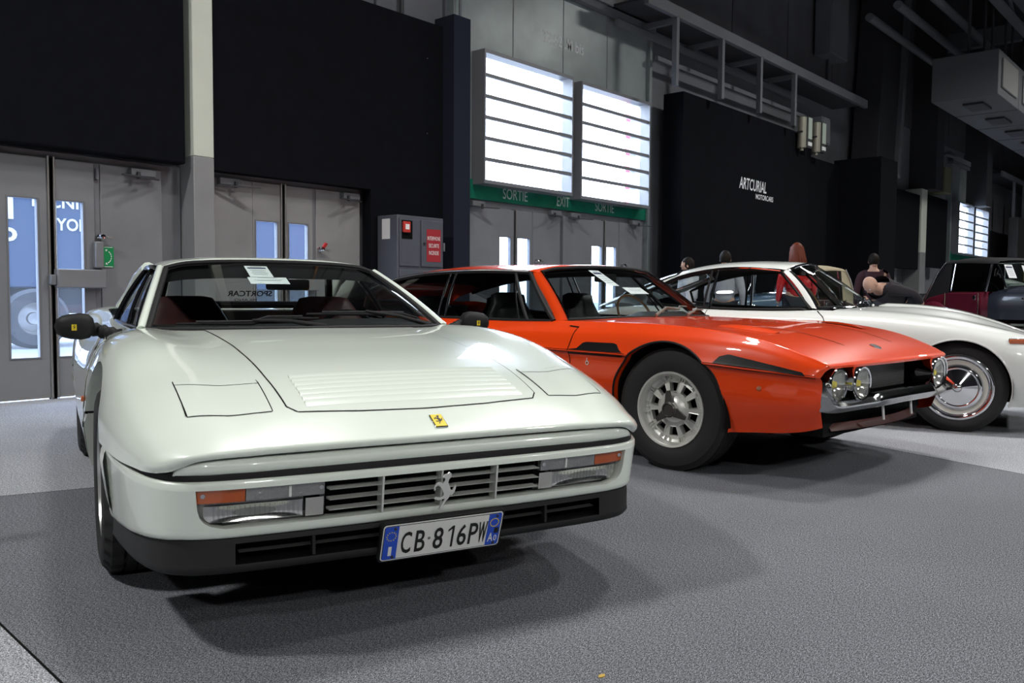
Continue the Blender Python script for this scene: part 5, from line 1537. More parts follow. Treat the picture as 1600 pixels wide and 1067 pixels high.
# wheels: cast centre-lock
def cast_wheel(parent, x, s, steer=0):
    w = wheel(parent, x, s * .745, s, .334, .205, .198, lug=0, steer=steer * s * -1 if False else steer)
    q = s  # outward
    def pt(r, a, h): return (r * math.cos(a), q * h, r * math.sin(a))
    rim = G().lathe([(.196, q * .070), (.207, q * .096), (.205, q * .102), (.195, q * .100), (.186, q * .085), (.182, q * .050), (.165, q * .040)], (0, 0, 0), (0, 1, 0), 60).lathe([(.196, q * .07), (.19, -q * .08)], (0, 0, 0), (0, 1, 0), 48).obj('rim', M_cast, w, smooth=35)
    g = G()
    N = 10
    for k in range(N):
        a0 = 2 * PI * k / N
        da = 2 * PI / N
        # disc with a window in every sector
        hw = .30
        cols = [0, .5 - hw, .5, .5 + hw, 1]
        rads = [.055, .098, .148, .170]
        hts = [.060, .058, .050, .042]
        for i in range(4):
            for j in range(3):
                if i in (1, 2) and j == 1: continue
                A_ = [a0 + da * cols[i], a0 + da * cols[i + 1]]
                n = len(g.v)
                g.v += [pt(rads[j], A_[0], hts[j]), pt(rads[j], A_[1], hts[j]), pt(rads[j + 1], A_[1], hts[j + 1]), pt(rads[j + 1], A_[0], hts[j + 1])]
                g.f.append((n, n + 1, n + 2, n + 3))
        # window walls
        b0, b1 = a0 + da * (.5 - hw), a0 + da * (.5 + hw)
        ring_ = [(.098, b0, .058), (.098, b1, .058), (.148, b1, .050), (.148, b0, .050)]
        for (r0, t0, h0), (r1, t1, h1) in zip(ring_, ring_[1:] + ring_[:1]):
            n = len(g.v)
            lift = .008 if k % 2 == 0 else .002
            g.v += [pt(r0, t0, h0 + lift), pt(r1, t1, h1 + lift), pt(r1, t1, h1 - .03), pt(r0, t0, h0 - .03)]
            g.f.append((n, n + 1, n + 2, n + 3))
            n = len(g.v)
            e0, e1 = (r0 + (.006 if r0 > .12 else -.006), t0 + (-.035 if t0 == b0 else .035)), (r1 + (.006 if r1 > .12 else -.006), t1 + (-.035 if t1 == b0 else .035))
            g.v += [pt(r0, t0, h0 + lift), pt(r1, t1, h1 + lift), pt(e1[0], e1[1], h1), pt(e0[0], e0[1], h0)]
            g.f.append((n, n + 1, n + 2, n + 3))
        # radial ribs near the rim
        for t in (0, .12, -.12):
            a = a0 + da * t * (2.4 if k % 2 else 1.2)
            g.obox(pt(.172, a, .052), (.014 * math.cos(a), 0, .014 * math.sin(a)), (-.0022 * math.sin(a), 0, .0022 * math.cos(a)), (0, .009, 0))
    g.obj('cast_disc', M_cast, w, smooth=30)
    G().lathe([(.085, q * .02), (.08, -q * .02), (.19, -q * .02)], (0, 0, 0), (0, 1, 0), 32).obj('brake_disc', M_gap, w)
    M_kn = mat('knock_off_dark', (.10, .095, .09), .35, .8)
    g = G().lathe([(.075, q * .058), (.06, q * .075), (.045, q * .08), (.042, q * .105), (.036, q * .112), (.030, q * .106), (0, q * .105)], (0, 0, 0), (0, 1, 0), 28)
    g.obj('hub', M_cast, w, smooth=35)
    g = G().lathe([(.042, q * .085), (.042, q * .11), (.034, q * .116), (.03, q * .108), (0, q * .108)], (0, 0, 0), (0, 1, 0), 28)
    for k in range(3):
        a = R(90 + 120 * k + 8)
        c_, s_ = math.cos(a), math.sin(a)
        g.prism([(.03, -.026), (.075, -.016), (.103, -.010), (.103, .010), (.075, .016), (.03, .026)], pt(0, 0, .088), (c_, 0, s_), (-s_, 0, c_), (0, q * .014, 0))
    g.obj('knock_off', M_kn, w, smooth=30)
    return w
for x in (0, -2.65):
    for s in (-1, 1):
        cast_wheel(eo, x, s, R(5) if x == 0 else 0)
        G().lathe([(.371, s * .86), (.38, s * .44), (.1, s * .43)], (x, 0, .332), (0, 1, 0), 32, -R(100), R(100)).obj('wheel_well', M_liner, eo)
G().box(.38, .74, -.56, .56, .24, .40).box(-2.25, -.42, -.80, .80, .17, .3).box(-.42, .38, -.44, .44, .2, .5).box(-3.6, -2.25, -.44, .44, .2, .5).obj('underbody', M_liner, eo, smooth=0)
def wsp(A_, y, v, off):
    r0 = A_[int(round(v * (A_.shape[0] - 1)))]
    p = Vector([float(np.interp(abs(y), r0[:, 1], r0[:, c])) for c in range(3)])
    p.y = y
    return p + Vector((.5, 0, .86)) * off
sl = (wsp(A2, -.2, .95, 0) - wsp(A2, -.2, .7, 0)).normalized()
card('white lot card taped inside the windscreen of the orange-red car', on_car(eo, wsp(A2, -.17, .80, -.012)), cdir(eo, (0, 1, 0)), cdir(eo, sl), .10, .22)
card('white strip of paper below the lot card inside the windscreen of the orange-red car', on_car(eo, wsp(A2, -.02, .55, -.012)), cdir(eo, (0, 1, 0)), cdir(eo, sl), .19, .09, header=False, rows=2)
# ================================================================= WHITE GRAND TOURER
M_wh = mat('paint_white', (.66, .68, .66), .3, coat=1, coat_rough=.02)
co = thing('grand_tourer', 'white rounded grand touring coupe with chrome hubcaps right of the orange-red car', 'car', (7.251, 1.739, 0), math.atan2(-.9792, .2034))
def cst(x, zc, y3, z3, y4, z4, y5, z5, z6, z7, z1=None, z2=None):
    z1 = zc - .002 if z1 is None else z1
    z2 = min(zc - .008, z3 - .012) if z2 is None else z2
    return [(x, 0, zc), (x, .32, z1), (x, y3 * .8, z2), (x, y3, z3), (x, y4, z4), (x, y5, z5), (x, y5 - .015, z6), (x, y5 - .09, z7)]
cc = [cst(.84, .42, .40, .40, .47, .38, .50, .36, .34, .30), cst(.80, .52, .46, .53, .56, .49, .60, .42, .36, .26), cst(.68, .60, .54, .605, .65, .56, .70, .47, .36, .22),
      cst(.43, .685, .60, .685, .715, .635, .765, .51, .36, .20), cst(.2, .765, .61, .735, .735, .685, .783, .53, .36, .19, z2=.742), cst(0, .820, .615, .775, .74, .722, .793, .545, .36, .18, z2=.785),
      cst(-.25, .856, .62, .806, .745, .75, .798, .555, .36, .17, z2=.822), cst(-.5, .868, .635, .826, .748, .765, .80, .565, .36, .16, z2=.842)]
cw = cst(-.85, .866, .645, .840, .752, .776, .80, .575, .36, .16)
cw[0] = (-.65, 0, .866); cw[1] = (-.68, .32, .864); cw[2] = (-.78, .52, .852)
cc += [cw, cst(-1.3, .85, .655, .836, .752, .775, .80, .58, .36, .16), cst(-1.8, .85, .65, .842, .752, .785, .80, .585, .36, .16), cst(-2.2, .86, .63, .86, .745, .80, .795, .59, .36, .18),
       cst(-2.55, .85, .58, .85, .69, .785, .745, .59, .37, .22), cst(-2.9, .79, .49, .785, .60, .73, .65, .57, .40, .28), cst(-3.03, .70, .43, .69, .52, .65, .56, .56, .43, .33), cst(-3.07, .5, .39, .5, .46, .5, .5, .5, .46, .40)]
CA = [(0, .315, .338), (-2.2, .315, .335)]
CP, cu_, cv_ = loft(cc, .025, .025, smooth=2)
mesh_obj('body_shell', *mirror(*shell(CP, lambda i, j: cu_[8] <= i < cu_[12] and j < cv_[3], CA)), M_wh, co, smooth=60)
ctree = bvh(*mirror(*shell(CP)))
# bonnet bulge
b2 = coons([(-.58, -.20), (-.60, 0), (-.58, .20)], [(.45, -.10), (.5, 0), (.45, .10)], [(-.58, -.20), (-.1, -.20), (.45, -.10)], [(-.58, .20), (-.1, .20), (.45, .10)], 14, 40)
B3 = drape(ctree, b2, TOP, .001, 0)
for i in range(14):
    e = 1 - abs(2 * i / 13 - 1) ** 4
    for j in range(40):
        B3[i, j, 2] += .026 * e * (1 - j / 39) ** .5 * min(1, .35 + j / 3)
G().grid(B3).obj('bonnet_bulge', M_wh, co, smooth=60)
for s in (-1, 1):
    ribbon(ctree, [(-.96, .835), (-.905, .79), (-.875, .72), (-.87, .45), (-.89, .22)], SIDE(s), .006, .002, M_gap, 'door_joint', co, n=30)
    ribbon(ctree, [(-1.80, .83), (-1.84, .6), (-1.80, .4)], SIDE(s), .006, .002, M_gap, 'door_joint', co, n=20)
    h = ctree.ray_cast(Vector((.36, 3 * s, .648)), Vector((0, -s, 0)))[0]
    ind = G().obox(h + Vector((0, s * .006, 0)), (.055, -s * .012, 0), (0, s * .012, 0), (0, 0, .016)).obj('side_indicator', M_amber, co, bev=.006)
    G().obox(h + Vector((0, s * .0, 0)), (.060, -s * .013, 0), (0, s * .008, 0), (0, 0, .021)).obj('indicator_rim', M_chrome, ind, bev=.004)
    for ax_, az_, ar_ in CA:
        pts = []
        for a in np.linspace(R(-20), R(200), 40):
            hh = ctree.ray_cast(Vector((ax_ + ar_ * math.cos(a), 3 * s, az_ + ar_ * math.sin(a))), Vector((0, -s, 0)))[0]
            if hh is not None: pts.append(hh + Vector((0, -s * .006, 0)))
        G().tube(pts, .008, 6).obj('arch_rim', M_wh, co)
cb_ = [(-.66, 0, .866), (-.685, .25, .864), (-.765, .43, .858), (-.86, .55, .853), (-.965, .612, .848)]
ct_ = [(-1.12, 0, 1.207), (-1.125, .2, 1.204), (-1.145, .34, 1.192), (-1.17, .43, 1.177), (-1.21, .49, 1.150)]
A3 = wsgrid(26, 20, .02, cb_, ct_)
mesh_obj('windscreen', *mirror(*shell(A3)), MATS['windscreen_clear'], co, smooth=180)
g = G()
full = [p * np.array([1, -1, 1]) for p in A3[0][::-1]] + list(A3[0][1:]) + list(A3[1:, -1]) + list(A3[-1][::-1][1:]) + [p * np.array([1, -1, 1]) for p in A3[-1][1:]] + [p * np.array([1, -1, 1]) for p in A3[::-1, -1][1:-1]]
g.tube(full, .011, 8, closed=True).obj('screen_trim', M_chrome, co)
for s in (1, -1):
    inn = A3[:, -1]
    out = inn + np.array([-.055, .030, .002])
    G().grid(np.stack([inn, (inn + out) / 2 + np.array([0, .006, .006]), out], 1) * np.array([1, s, 1])).obj('windscreen_pillar', M_wh, co, smooth=60)
    bel = spline([(-1.01, .642, .848), (-1.3, .660, .840), (-1.8, .655, .845), (-2.1, .638, .862), (-2.33, .615, .885)], 24)
    top = spline([(-1.265, .525, 1.135), (-1.5, .548, 1.158), (-1.8, .548, 1.148), (-2.1, .535, 1.085), (-2.33, .522, .985)], 24)
    v = np.linspace(0, 1, 10)[:, None, None]
    Sg = (bel[None] * (1 - v) + top[None] * v + np.array([0, .012, 0]) * 4 * v * (1 - v)) * np.array([1, s, 1])
    G().grid(Sg).obj('side_window', glass('side_glass_clear', (.80, .84, .83)), co, smooth=180)
    loop = [tuple(p * np.array([1, s, 1]) + np.array([0, .004 * s, 0])) for p in list(bel) + list(top[::-1])]
    G().tube(loop, .012, 8, closed=True).obj('window_rail', M_rub, co)
    G().tube([tuple(p * np.array([1, s, 1]) + np.array([0, .014 * s, .010])) for p in top], .007, 6).obj('drip_rail', M_chrome, co)
    for xb, xt, r_, m_ in ((-1.79, -1.75, .012, M_chrome), (-1.84, -1.80, .010, M_rub)):
        B_, T_ = bel[np.argmin(abs(bel[:, 0] - xb))], top[np.argmin(abs(top[:, 0] - xt))]
        B_ = np.array([xb, *B_[1:]]); T_ = np.array([xt, *T_[1:]])
        G().tube([(B_ * (1 - t) + T_ * t + np.array([0, .05 * t * (1 - t) + .008, 0])) * np.array([1, s, 1]) for t in np.linspace(0, 1, 7)], r_, 8).obj('centre_post', m_, co)
rr = []
for x, zc, w, zr, dx in ((-1.125, 1.203, .51, 1.148, -.10), (-1.14, 1.216, .53, 1.153, -.10), (-1.3, 1.234, .552, 1.164, -.05), (-1.6, 1.240, .56, 1.168, 0), (-1.9, 1.215, .556, 1.135, 0), (-2.2, 1.145, .542, 1.055, 0), (-2.45, 1.055, .532, .96, 0), (-2.68, .955, .535, .895, 0), (-2.82, .875, .52, .84, 0)):
    rr.append([(x, 0, zc), (x + dx * .1, w * .4, zc - .008), (x + dx * .4, w * .72, zc - .024), (x + dx * .75, w * .93, zr + .022), (x + dx, w, zr)])
CR, cru, _ = loft(rr, .04, .03, smooth=1)
j2 = loft(rr, .04, .03)[2]
# rear screen cut out of the roof skin
mesh_obj('roof', *mirror(*shell(CR, lambda i, j: cru[5] - 2 <= i < cru[7] - 2 and j < j2[3] - 1)), M_wh, co, smooth=60)
RS = CR[cru[5] - 2:cru[7] - 1, :j2[3]]
mesh_obj('rear_screen', *mirror(*shell(RS + np.array([0, 0, .002]))), MATS['windscreen_clear'], co, smooth=180)
ed = [tuple(p) for p in RS[0]] + [tuple(p) for p in RS[1:, -1]] + [tuple(p) for p in RS[-1][::-1][1:]]
ed = ed + [(p[0], -p[1], p[2]) for p in ed[::-1][1:-1]]
G().tube(ed, .012, 8, closed=True).obj('rear_screen_trim', M_chrome, co)
mesh_obj('headliner', *mirror(*shell(CR[:cru[5] - 2] - np.array([0, 0, .02]))), mat('headliner_dark', (.03, .028, .026), .9, spec=.1), co, smooth=60)
G().box(-2.75, -.8, -.62, .62, .18, .24).obj('cabin_floor', M_gap, co, smooth=0)
G().box(-2.8, -2.15, -.5, .5, .70, .84).obj('rear_shelf', M_bleather, co, bev=.03)
for s in (1, -1):
    G().box(-2.3, -.9, s * .635 - .02, s * .65 + .02, .24, .835).obj('door_card', M_bleather, co, smooth=0)
G().add([(-.80, y, .85) for y in np.linspace(-.56, .56, 9)] + [(-1.0, y * 1.05, .865) for y in np.linspace(-.56, .56, 9)] + [(-1.08, y * 1.06, .80) for y in np.linspace(-.56, .56, 9)] + [(-1.06, y * 1.06, .55) for y in np.linspace(-.56, .56, 9)], [(r * 9 + c, r * 9 + c + 1, (r + 1) * 9 + c + 1, (r + 1) * 9 + c) for r in range(3) for c in range(8)]).obj('dashboard', M_bleather, co, smooth=60)
G().lathe([(.185, -.010), (.195, 0), (.185, .010), (.175, 0), (.185, -.010)], (-1.15, .34, .86), (.88, 0, .47), 36).bar((-1.15, .17, .86), (-1.15, .51, .86), .02, .012).obj('steering_wheel', MATS['wheel_wood'], co)
for s in (-1, 1):
    xs = -1.72
    sec = [[(x + d * math.cos(a), s * .34 + w * math.copysign(abs(math.sin(a)) ** .6, math.sin(a)), z) for a in np.linspace(0, 2 * PI, 25)] for x, z, w, d in [(xs + .16, .34, .24, .08), (xs + .10, .5, .245, .085), (xs + .02, .68, .24, .08), (xs - .04, .78, .2, .06), (xs - .05, .82, .12, .02)]]
    se = G().grid(np.array(sec)).obj('seat', M_bleather, co, smooth=180)
    G().box(xs + .10, xs + .5, s * .34 - .24, s * .34 + .24, .24, .42).obj('seat_cushion', M_bleather, se, bev=.05, seg=3)
im = G().box(-.012, .012, -.085, .085, -.022, .022).obj('interior_mirror', mat('mirror_back', (.12, .08, .08), .5), co, bev=.01)
im.location = (-1.2, 0, 1.145)
wiper2(co, A3, -.30, .05, .10, M_chrome)
wiper2(co, A3, .12, .45, .10, M_chrome)
for x in (0, -2.2):
    for s in (-1, 1):
        w = wheel(co, x, s * .615, s, .318, .175, .221, n=96)
        q = s
        M_ww = mat('wheel_cream', (.62, .62, .57), .4)
        G().lathe([(0.216, q * .055), (0.229, q * .080), (0.231, q * .086), (0.222, q * .092), (0.205, q * .088), (0.197, q * .074), (0.192, q * .070)], (0, 0, 0), (0, 1, 0), 60).obj('trim_ring', M_chrome, w, smooth=60)
        G().lathe([(0.200, q * .070), (0.178, q * .056), (0.151, q * .052), (0.130, q * .05)], (0, 0, 0), (0, 1, 0), 48).lathe([(0.216, q * .05), (0.205, -q * .07)], (0, 0, 0), (0, 1, 0), 36).obj('rim', M_ww, w)
        G().lathe([(0.162, q * .052), (0.164, q * .064), (0.158, q * .074), (0.140, q * .082), (0.132, q * .082), (0.127, q * .078), (0.108, q * .084), (0.065, q * .098), (0.032, q * .108), (0.028, q * .120), (0.016, q * .128), (0, q * .130)], (0, 0, 0), (0, 1, 0), 60).obj('hubcap', M_chrome, w, smooth=50)
        G().lathe([(.343, s * .77), (.35, s * .40), (.1, s * .39)], (x, 0, .315), (0, 1, 0), 32, -R(100), R(100)).obj('wheel_well', M_liner, co)
G().box(.34, .62, -.46, .46, .2, .4).box(-1.86, -.38, -.68, .68, .16, .3).box(-.38, .34, -.40, .40, .2, .5).box(-2.85, -1.86, -.40, .40, .2, .5).obj('underbody', M_liner, co, smooth=0)
sl = (wsp(A3, -.2, .95, 0) - wsp(A3, -.2, .7, 0)).normalized()
card('white lot card high inside the windscreen of the white coupe', on_car(co, wsp(A3, -.02, .70, -.012)), cdir(co, (0, 1, 0)), cdir(co, sl), .10, .20)
card('white strip of paper below the lot card inside the windscreen of the white coupe', on_car(co, wsp(A3, .12, .38, -.012)), cdir(co, (0, 1, 0)), cdir(co, sl), .16, .12, header=False, rows=2)
# ================================================================= CARS AND PEOPLE FURTHER BACK
def vintage(label, x, y, rz, k, body, scut, cloth_m, card_lab=None, fold=False):
    o = thing('vintage_car', label, 'car', (x, y, 0), rz)
    o.scale = (k, k, k)
    # passenger tub
    sec = []
    for X, w, z0, z1 in ((-1.20, .70, .45, 1.05), (-1.6, .745, .44, 1.035), (-2.1, .755, .44, 1.03), (-2.5, .73, .47, .95), (-2.75, .66, .55, .86), (-2.85, .5, .62, .78)):
        sec.append([(X, w - .10, z0), (X, w, z0 + .08), (X, w + .01, (z0 + z1) / 2), (X, w, z1 - .03), (X, w - .03, z1), (X, w - .10, z1), (X, w - .12, z1 - .1)])
    sec = np.array(sec)
    for s in (1, -1):
        G().grid(sec * np.array([1, s, 1])).obj('body_side', body, o, smooth=50)
        G().box(-2.07, -1.36, s * .758 - .006, s * .758 + .006, .50, 1.02).obj('door', body, o, bev=.006)
        G().box(-1.46, -1.40, s * .775 - .01, s * .775 + .01, .90, .98).obj('door_handle', M_chrome, o, bev=.004)
        for X in (-2.08, -1.35):
            G().cyl((X, s * .768, .52), (X, s * .768, 1.03), .010, n=8).obj('door_trim', M_chrome, o)
    G().add([(-2.85, y_, .78) for y_ in (-.5, .5)] + [(-2.75, y_, .86) for y_ in (-.62, .62)] + [(-2.85, y_, .55) for y_ in (-.5, .5)], [(0, 1, 3, 2), (0, 4, 5, 1)]).obj('tail_panel', body, o)
    # scuttle and bonnet
    rows = []
    for X, w, z in ((-1.22, .70, 1.08), (-1.0, .68, 1.14), (-.78, .62, 1.15), (-.2, .46, 1.10), (.35, .34, 1.06), (.62, .27, 1.04)):
        rows.append([(X, -w, .55), (X, -w, z - .22), (X, -w * .93, z - .08), (X, -w * .6, z - .015), (X, 0, z), (X, w * .6, z - .015), (X, w * .93, z - .08), (X, w, z - .22), (X, w, .55)])
    P_, _, _ = loft(rows, .08, .06)
    G().grid(P_).obj('bonnet', scut, o, smooth=50)
    G().grid(np.array([[(X, s_ * .275, z) for s_ in np.linspace(-1, 1, 9)] for X, z in ((.66, 1.05), (.68, .9), (.68, .6), (.66, .45))])).obj('radiator_shell', M_chrome, o)
    for i in range(9):
        y_ = -.2 + .05 * i
        G().box(.684, .694, y_ - .006, y_ + .006, .5, .98).obj('radiator_slat', M_chrome, o)
    G().lathe([(0, 0), (.02, .0), (.025, .02), (.012, .05), (.02, .09), (0, .11)], (.62, 0, 1.05), (0, 0, 1), 12).obj('mascot', M_chrome, o)
    for s in (1, -1):
        # wings as swept crescents, running board
        for xc, r0 in ((.05, .44), (-2.35, .43)):
            arc = []
            for a in np.linspace(R(-5), R(185 if xc > -1 else 175), 22):
                arc.append([(xc + (r0 + dr) * math.cos(a), s * yy_, .40 + (r0 + dr) * math.sin(a)) for yy_, dr in ((.52, -.02), (.56, .03), (.68, .05), (.80, .02), (.83, -.05))])
            G().grid(np.array(arc)).obj('wing', M_gblk if xc > -1 else body, o, smooth=60)
            w = G().lathe([(.27, -.07), (.33, -.08), (.37, -.05), (.37, .05), (.33, .08), (.27, .07)], (xc, s * .68, .37), (0, 1, 0), 36).obj('wheel', M_tyre, o)
            G().lathe([(0, s * .09), (.05, s * .08), (.12, s * .04), (.27, s * .06)], (xc, s * .68, .37), (0, 1, 0), 28).obj('rim', M_steel, w)
        G().box(-1.95, -.38, s * .68 - .14, s * .68 + .14, .36, .40).obj('running_board', M_gblk, o, bev=.01)
        lm = G().lathe([(0, -.16), (.06, -.13), (.10, -.05), (.115, 0), (.11, .012)], (.42, s * .42, .86), (1, 0, 0), 24).obj('headlamp', M_chrome, o)
        G().lathe([(0, .03), (.06, .022), (.108, .005)], (.42, s * .42, .86), (1, 0, 0), 20).obj('lamp_glass', M_lens, lm)
        G().cyl((.36, s * .40, .60), (.36, s * .42, .76), .02).obj('lamp_stalk', M_chrome, o)
        G().lathe([(0, -.06), (.03, -.05), (.045, 0)], (-.5, s * .66, .92), (1, 0, 0), 16).obj('side_lamp', M_chrome, o)
        # door window, quarter light
        G().add([(-2.0, s * .70, 1.05), (-1.25, s * .70, 1.06), (-1.20, s * .62, 1.55), (-1.95, s * .64, 1.58)], [(0, 1, 2, 3)]).obj('door_window', glass('vintage_glass', (.75, .8, .8)), o, smooth=0)
        G().tube([(-2.0, s * .71, 1.05), (-1.96, s * .65, 1.58)], .012).obj('window_pillar', M_chrome, o)
        G().tube([(-1.25, s * .71, 1.05), (-1.20, s * .63, 1.57)], .022).obj('window_pillar', M_chrome, o)
        G().add([(-1.2, s * .70, 1.08), (-.92, s * .66, 1.14), (-1.12, s * .60, 1.54)], [(0, 1, 2)]).obj('quarter_light', glass('quarter_glass', (.8, .85, .88), boost=2), o, smooth=0)
    # windscreen
    g = G().tube([(-.90, -.64, 1.13), (-.86, 0, 1.16), (-.90, .64, 1.13), (-1.12, .58, 1.57), (-1.08, 0, 1.585), (-1.12, -.58, 1.57)], .018, 8, closed=True).tube([(-.86, 0, 1.16), (-1.08, 0, 1.585)], .010, 6)
    g.obj('screen_frame', M_chrome, o)
    G().add([(-.90, -.64, 1.13), (-.86, 0, 1.16), (-1.08, 0, 1.585), (-1.12, -.58, 1.57), (-.90, .64, 1.13), (-1.12, .58, 1.57)], [(0, 1, 2, 3), (1, 4, 5, 2)]).obj('windscreen', MATS['vintage_glass'], o, smooth=0)
    # hood of cloth
    if not fold:
        hr = []
        for X, w, zt, zb in ((-1.08, .60, 1.63, 1.58), (-1.14, .66, 1.655, 1.58), (-1.6, .70, 1.69, 1.60), (-2.0, .71, 1.67, 1.60), (-2.15, .71, 1.64, 1.58), (-2.3, .71, 1.52, 1.40), (-2.45, .71, 1.2, 1.12), (-2.6, .71, .90, .88)):
            hr.append([(X, 0, zt), (X, w * .5, zt - .005), (X, w * .85, zt - .025), (X, w, zb + .01), (X, w + .005, zb - .02)])
        P_, _, _ = loft(hr, .06, .06)
        mesh_obj('cloth_hood', *mirror(*shell(P_)), cloth_m, o, smooth=60)
        for s in (1, -1):
            G().add([(-1.98, s * .712, 1.58), (-2.15, s * .712, 1.57), (-2.3, s * .715, 1.40), (-2.6, s * .71, .88), (-2.15, s * .74, .98), (-2.02, s * .74, 1.03)], [(0, 1, 2, 3, 4, 5)]).obj('hood_quarter', cloth_m, o, smooth=0)
            G().tube([(-2.12, s * .725, 1.62), (-2.3, s * .725, 1.42), (-2.5, s * .725, 1.08), (-2.62, s * .72, .88)], .010).obj('hood_iron', M_chrome, o)
    G().box(-2.4, -1.25, -.66, .66, .5, .56).obj('cabin_floor', M_gap, o)
    for s in (1, -1):
        G().box(-2.15, -2.0, s * .33 - .28, s * .33 + .28, .56, 1.06).box(-2.1, -1.65, s * .33 - .28, s * .33 + .28, .56, .72).obj('seat', M_leather, o, bev=.04, seg=3)
    G().lathe([(.19, -.008), (.197, 0), (.19, .008), (.183, 0), (.19, -.008)], (-1.42, -.33, 1.06), (.85, 0, .53), 28).obj('steering_wheel', M_rub, o)
    G().box(-2.56, -2.1, -.66, .66, .56, .9).obj('rear_bulkhead', M_gap, o)
    return o
M_navy2 = mat('paint_navy', (.020, .024, .036), .3, coat=.6)
M_maro = mat('paint_maroon', (.11, .008, .022), .35, coat=.7)
M_hoodc = mat('hood_cloth', (.022, .022, .024), .9, spec=.2)
vo = vintage('maroon and black vintage convertible with a raised black cloth hood', 17.568, 2.404, R(-117), 1, M_maro, M_navy2, M_hoodc)
co2 = vintage('dark vintage roadster with a cream cloth top seen through the white coupe windows', 12.538, 6.126, math.atan2(.177, -.983), .86, mat('paint_brown_black', (.03, .015, .012), .35, coat=.7), mat('paint_steel_blue', (.10, .16, .24), .25, coat=1), mat('cream_cloth', (.42, .36, .24), .85))
def on_v(root, p): return root.matrix_basis @ Vector(p)
card('white lot card behind the windscreen of the maroon vintage convertible', on_v(vo, (-.985, -.43, 1.42)), cdir(vo, (0, 1, 0)), cdir(vo, (-.42, 0, .9)), .20, .27)
card('plain white notice at the middle of the maroon vintage convertible windscreen', on_v(vo, (-1.0, .06, 1.47)), cdir(vo, (0, 1, 0)), cdir(vo, (-.42, 0, .9)), .32, .14, header=False, rows=2)
card('white lot card behind the windscreen of the dark roadster seen through the coupe', on_v(co2, (-.97, .2, 1.42)), cdir(co2, (0, 1, 0)), cdir(co2, (-.42, 0, .9)), .13, .22)
# grey-green saloon at the far end
so = thing('saloon_car', 'grey-green rounded saloon car far back beside the maroon vintage car', 'car', (22.418, 3.249, 0), R(-54.8))
so.scale = (.92, .92, .92)
M_gg = mat('paint_grey_green', (.20, .23, .20), .35, coat=.6)
ss = []
for X, zc, w, zm in ((1.0, .55, .55, .45), (.9, .75, .7, .5), (.3, .95, .78, .52), (-.6, 1.0, .82, .55), (-2.6, 1.0, .82, .55), (-3.3, .92, .76, .55), (-3.7, .7, .6, .5)):
    ss.append([(X, 0, zc), (X, w * .5, zc - .01), (X, w * .85, zc - .05), (X, w, zm + .15), (X, w, zm - .1), (X, w - .1, .25)])
P_, _, _ = loft(ss, .06, .06)
mesh_obj('body_shell', *mirror(*shell(P_, None, [(0, .33, .38), (-2.6, .33, .38)])), M_gg, so, smooth=60)
rs = []
for X, zc, w, zb in ((-.75, 1.02, .70, .99), (-1.1, 1.32, .60, 1.25), (-1.5, 1.46, .60, 1.36), (-2.1, 1.48, .60, 1.37), (-2.6, 1.40, .58, 1.28), (-3.1, 1.15, .56, 1.05), (-3.4, .95, .55, .93)):
    rs.append([(X, 0, zc), (X, w * .5, zc - .01), (X, w * .85, zc - .035), (X, w, zb)])
P_, pu_, _ = loft(rs, .05, .05)
mesh_obj('roof', *mirror(*shell(P_, lambda i, j: i < pu_[1])), M_gg, so, smooth=60)
G().grid(np.concatenate([P_[:pu_[1] + 1, ::-1] * np.array([1, -1, 1]), P_[:pu_[1] + 1, 1:]], 1)).obj('windscreen', M_glassd, so)
for s in (1, -1):
    for x0, x1, x2, x3 in ((-1.1, -1.68, -1.72, -1.35), (-1.78, -2.3, -2.3, -1.78), (-2.4, -2.85, -2.7, -2.4)):
        G().add([(x0, s * .76, 1.0), (x1, s * .76, 1.0), (x2, s * .62, 1.34), (x3, s * .62, 1.34)], [(0, 1, 2, 3)]).obj('side_window', glass('blue_glass', (.25, .45, .52)), so, smooth=0)
    G().add([(-.8, s * .78, .99), (-3.3, s * .76, .97), (-2.95, s * .60, 1.2), (-2.6, s * .59, 1.37), (-1.4, s * .61, 1.37)], [(0, 1, 2, 3, 4)]).obj('cabin_side', M_gg, so, smooth=0)
    so.children[-1].location.y = -.012 * s
    for X in (0, -2.6):
        G().lathe([(0, s * .1), (.16, s * .08), (.21, s * .06), (.22, .09), (.3, .08), (.33, .05), (.33, -.05), (.22, -.08)], (X, s * .66, .33), (0, 1, 0), 30).obj('wheel', M_tyre, so)

# ---------------------------------------------------------------- people
M_skin = mat('skin', (.50, .29, .21), .55)
def skin_mesh(name, pts, edges, m, parent, sub=2):
    """pts: {name: (x, y, z, radius)}; grown with the skin modifier from the first point"""
    me = bpy.data.meshes.new(name)
    ks = list(pts)
    me.from_pydata([pts[k][:3] for k in ks], [(ks.index(a), ks.index(b)) for a, b in edges], [])
    me.materials.append(m)
    o = bpy.data.objects.new(name, me)
    C.objects.link(o)
    sk = o.modifiers.new('skin', 'SKIN')
    sk.use_smooth_shade = True
    if not me.skin_vertices: me.skin_vertices.new()
    for i, k in enumerate(ks):
        r = pts[k][3]
        me.skin_vertices[0].data[i].radius = (r, r) if not isinstance(r, tuple) else r
        me.skin_vertices[0].data[i].use_root = (i == 0)
    o.modifiers.new('sub', 'SUBSURF').levels = sub
    o.modifiers['sub'].render_levels = sub
    dg = bpy.context.evaluated_depsgraph_get()
    m2 = bpy.data.meshes.new_from_object(o.evaluated_get(dg))
    bpy.data.objects.remove(o)
    m2.shade_smooth()
    o = bpy.data.objects.new(name, m2)
    C.objects.link(o)
    o.parent = parent
    return o
